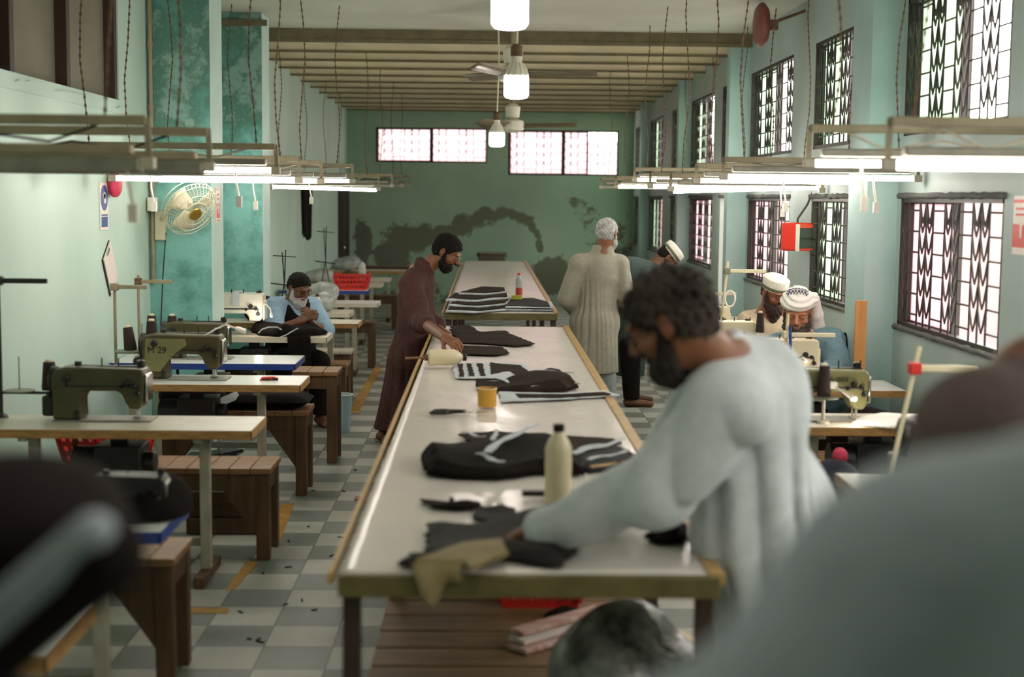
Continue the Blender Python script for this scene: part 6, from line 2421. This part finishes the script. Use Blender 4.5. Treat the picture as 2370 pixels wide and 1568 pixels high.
# right side
o = sheet('white_fabric', 'white_cloth', [(1965, 985), (1985, 968), (2040, 960), (2128, 960), (2120, 988), (2060, 992)], .7625, .006, .02, 16, seed=70)
tag(o, 'crumpled white fabric glowing under the needle of the olive green machine', 'cloth')
blob('cloth_pile', 'black cloth heap on the bench behind the olive green machine', 'cloth pile', 'black_cloth', (2.1, 7.72, .58), (.2, .13, .15), 130, floor=.452, extra=[((.18, 0, -.04), (.14, .12, .1))])
t = thing('tin_box', 'pale tin box on the floor with the navy bag on it', 'box', (1.58, 6.3, 0))
MB().span((-.16, -.14, 0), (.16, .14, .43)).build('box_body', 'steel_cream', t, bevel=.006)
MB().span((-.17, -.15, .43), (.17, .15, .448)).build('lid', 'offwhite', t, bevel=.004)
blob('navy_bag', 'navy bag on the pale tin box, low by the windows', 'bag', 'navy_cloth', (1.58, 6.3, .56), (.14, .12, .13), 131, floor=.45)
p = at(1898, 1075, 6.6)
blob('pink_cloth', 'small bright pink rag on the navy bag', 'rag', 'pink_cloth', (p.x + .02, 6.33, .70), (.035, .04, .04), 132, .007, fold=.004)
p = at(1964, 825, 9.2)
blob('bag', 'black bag beside the upright orange brown plank', 'bag', 'black_cloth', (p.x, 9.26, .86), (.09, .08, .14), 133, floor=.74)
p = at(1988, 860, 8.58)
t = thing('wooden_plank', 'upright orange brown plank at the pillar beside the person in the turban', 'plank', (p.x, 8.58, .76))
MB().span((-.035, -.01, 0), (.035, .012, .49)).build('plank_board', 'plank_orange', t, bevel=.002)
MB().span((-.1, -.012, 0), (-.035, .012, .05)).build('plank_foot', 'plank_orange', t, bevel=.002)
# red emergency light
p = at(1845, 548, 11.2)
t = thing('emergency_light', 'red emergency light box hanging on the window wall', 'lamp', p, -.95)
MB().span((-.09, -.09, -.11), (.09, .09, .11)).build('housing', 'red_box', t, bevel=.012)
MB().span((.085, -.075, -.09), (.097, .075, .07)).build('lens', 'black_plastic', t, bevel=.004)
MB().span((.07, -.095, -.112), (.1, -.082, .1)).build('lens_edge', 'offwhite', t)
MB().tube([(0, 0, .11), (.0, 0, .14), (.05, .05, .25), (.075, .12, .42)], .008, 6).build('cable', 'cord_black', t)
# wall fan high on the window wall
p = at(1762, 58, 11.6)
t = thing('wall_fan', 'reddish wall fan seen edge on, high on the window wall', 'fan', p)
MB().lathe([(.02, -.05), (.14, -.045), (.175, -.015), (.18, 0), (.175, .015), (.14, .045), (.02, .05)], n=28, M=Matrix.Rotation(PI / 2, 3, 'Y')).build('cage', 'fan_red', t, smooth=50) if 'fan_red' in MATS else None
MB().tube([(.04, 0, 0), (XR - p.x, .02, .12)], .012, 8).span((.03, -.04, -.04), (.13, .04, .04)).build('motor_arm', 'rust', t)
# signs
def sign(name, label, p0_, size, axis, parts):
    """flat board on a wall; parts: (name, material, u0, v0, u1, v1) in fractions"""
    t = thing(name, label, 'sign', p0_)
    W, H = size
    def B(u0, v0, u1, v1, a, b_):
        if axis > 0:
            return MB().span((a, u0 * W - W / 2, v0 * H - H / 2), (b_, u1 * W - W / 2, v1 * H - H / 2))
        return MB().span((-b_, u0 * W - W / 2, v0 * H - H / 2), (-a, u1 * W - W / 2, v1 * H - H / 2))
    B(0, 0, 1, 1, 0, .004).build('board', 'sign_white', t)
    for n, m, u0, v0, u1, v1 in parts:
        B(u0, v0, u1, v1, .004, .0055).build(n, m, t)
    return t


t = sign('safety_sign', 'white safety sign with a blue disc on the pale wall', onx(240, 478, XL + .002), (.19, .30), 1,
         [('blue_panel', 'sign_blue', .12, .06, .88, .28), ('panel_line', 'sign_blue', .12, .30, .88, .33)])
MB().lathe([(.001, .004), (.082, .004), (.082, .006), (.001, .006)], n=28, M=Matrix.Rotation(PI / 2, 3, 'Y')).build('blue_disc', 'sign_blue', t, loc=(0, 0, .055))
pic = MB().lathe([(.001, .0065), (.022, .0065), (.022, .008), (.001, .008)], n=16, M=Matrix.Rotation(PI / 2, 3, 'Y'))
pic.span((.0065, -.012, -.05), (.008, .03, .005)).span((.0065, -.03, -.01), (.008, .0, .012))
pic.build('pictogram', 'sign_white', t, loc=(0, .0, .07))
t = sign('notice', 'slim red and white notice on the pale side of the first pillar', (-1.998, 10.62, at(0, 470, 10.6).z), (.14, .25), 1, [('red_panel', 'sign_red', .08, .12, .92, .55), ('top_line', 'sign_red', .1, .95, .9, .98), ('foot_line', 'sign_red', .1, .03, .9, .06), ('red_print', 'sign_red', .2, .66, .8, .72), ('red_print', 'sign_red', .2, .78, .8, .84)])
MB().span((.006, -.012, -.06), (.0075, .012, .0)).span((.006, -.03, -.02), (.0075, .03, -.012)).build('pictogram', 'sign_white', t)
t = sign('notice', 'red and white notice on the window wall at the right edge', onx(2366, 522, XR - .002), (.22, .28), -1, [('red_panel', 'sign_red', .0, .12, 1, .52), ('red_header', 'sign_red', .0, .88, 1, .94), ('red_print', 'sign_red', .15, .66, .85, .70), ('red_print', 'sign_red', .15, .76, .85, .80)])
MB().span((-.0075, -.012, -.06), (-.006, .012, .0)).span((-.0075, -.03, -.0), (-.006, .02, .012)).build('pictogram', 'sign_white', t)
# clipboard of papers hung askew
p = onx(256, 620, XL + .012)
t = thing('paper_sheets', 'sheaf of papers hanging cornerwise on the pale wall', 'paper', p)
Mx = Matrix.Rotation(.62, 3, 'X')
MB().box((0, 0, 0), (.006, .2, .29), M=Mx).build('papers', 'paper', t)
MB().box(Mx @ Vector((-.007, -.004, -.003)), (.006, .21, .3), M=Mx).build('backing', 'black_plastic', t)
MB().box(Mx @ Vector((.006, .0, .13)), (.008, .07, .02), M=Mx).build('clip', 'chrome', t)
p = onx(266, 436, XL + .04)
blob('hanging_bag', 'bright pink bag hanging on the pale wall beside the blue disc sign', 'bag', 'pink_cloth', (p.x, p.y, p.z + .02), (.04, .09, .08), 140, .008, fold=.006)
p = onx(712, 490, XL + .03)
o = MB().grid(lambda u, v: Vector((.0 + .015 * math.sin(u * 9), (u - .5) * (1.0 - .25 * v), .32 - .66 * v + .05 * math.sin(u * 7) * v)), 12, 10).build('hanging_cloth', 'black_cloth', smooth=70, loc=p)
sd = o.modifiers.new('thick', 'SOLIDIFY'); sd.thickness = .012
tag(o, 'long black cloth hanging on the far pale wall', 'cloth')
# conduit with switch box, wires
c = MB()
xk = XL + .02
c.tube([(XL + .03, 10.37, 1.2), (XL + .03, 10.37, ZC)], .016, 8)
for z in (1.9, 2.45, 2.9, 3.3):
    c.lathe([(.022, 0), (.022, .04)], (XL + .03, 10.37, z), 10)
struct(c.build('trim_2', 'pipe_cream', smooth=50), 'cream conduit pipe running up the corner of the first pillar')
p = at(346, 473, 10.33)
t = thing('switch_box', 'white switch box on the conduit by the first pillar', 'switch', (XL + .045, 10.32, p.z))
MB().span((-.035, -.03, -.05), (.035, .03, .05)).build('box', 'offwhite', t, bevel=.006)
MB().span((.0, -.036, -.02), (.02, -.03, .02)).build('rocker', 'white_plastic', t)
# wall fan on the pillar
p = at(440, 482, 10.05)
t = thing('wall_fan', 'cream wall fan with a wire cage on the front of the first pillar', 'fan', p)
fdir = Vector((.60, -.58, -.55)).normalized()
RM = fdir.to_track_quat('Z', 'Y').to_matrix()
r = .205
cg = MB()
for rr, zz in ((r, 0), (r * .97, .035), (r * .97, -.05), (r * .7, .065), (r * .45, .075)):
    cg.tube([RM @ Vector((rr * math.cos(a), rr * math.sin(a), zz)) for a in [i * PI / 16 for i in range(32)]], .003, 5, closed=True)
for k in range(40):
    a = k * PI / 20
    e = Vector((math.cos(a), math.sin(a), 0))
    cg.tube([RM @ (e * .05 + Vector((0, 0, .078))), RM @ (e * r * .7 + Vector((0, 0, .065))), RM @ (e * r), RM @ (e * r * .75 + Vector((0, 0, -.06))), RM @ (e * .06 + Vector((0, 0, -.08)))], .0013, 4)
cg.build('cage', 'fan_cream', t)
MB().lathe([(.05, .075), (.045, .085), (.001, .09)], n=18, M=RM).build('badge', 'gold', t, smooth=50)
for k in range(3):
    a0 = k * 2 * PI / 3 + .5
    def fb(u, v, a0=a0):
        rad = .03 + u * (r * .88 - .03)
        a = a0 + (v - .5) * (1.25 - .25 * u)
        return RM @ Vector((rad * math.cos(a), rad * math.sin(a), .02 * (v - .5) * 2))
    o = MB().grid(fb, 6, 5).build('blade', 'fan_cream', t, smooth=60)
    sd = o.modifiers.new('thick', 'SOLIDIFY'); sd.thickness = .003
MB().lathe([(.03, -.02), (.05, -.05), (.055, -.13), (.04, -.16), (.01, -.165)], n=18, M=RM).build('motor', 'fan_cream', t, smooth=50)
bk = RM @ Vector((0, 0, -.13))
wl = Vector((at(372, 505, 10.36).x, 10.38, at(0, 515, 10.36).z)) - p
MB().tube([bk, bk + Vector((-.06, .06, -.01)), wl + Vector((.02, -.05, .05)), wl + Vector((0, 0, .02))], .02, 8).build('wall_arm', 'fan_cream', t)
MB().span(wl + Vector((-.045, -.03, -.12)), wl + Vector((.035, .012, .09))).build('wall_bracket', 'fan_cream', t, bevel=.01)
MB().tube([wl + Vector((.03, -.02, -.06)), at(384, 540, 10.36) - p, at(377, 640, 10.37) - p, at(372, 760, 10.38) - p], .0045, 6).build('power_cord', 'cord_black', t)
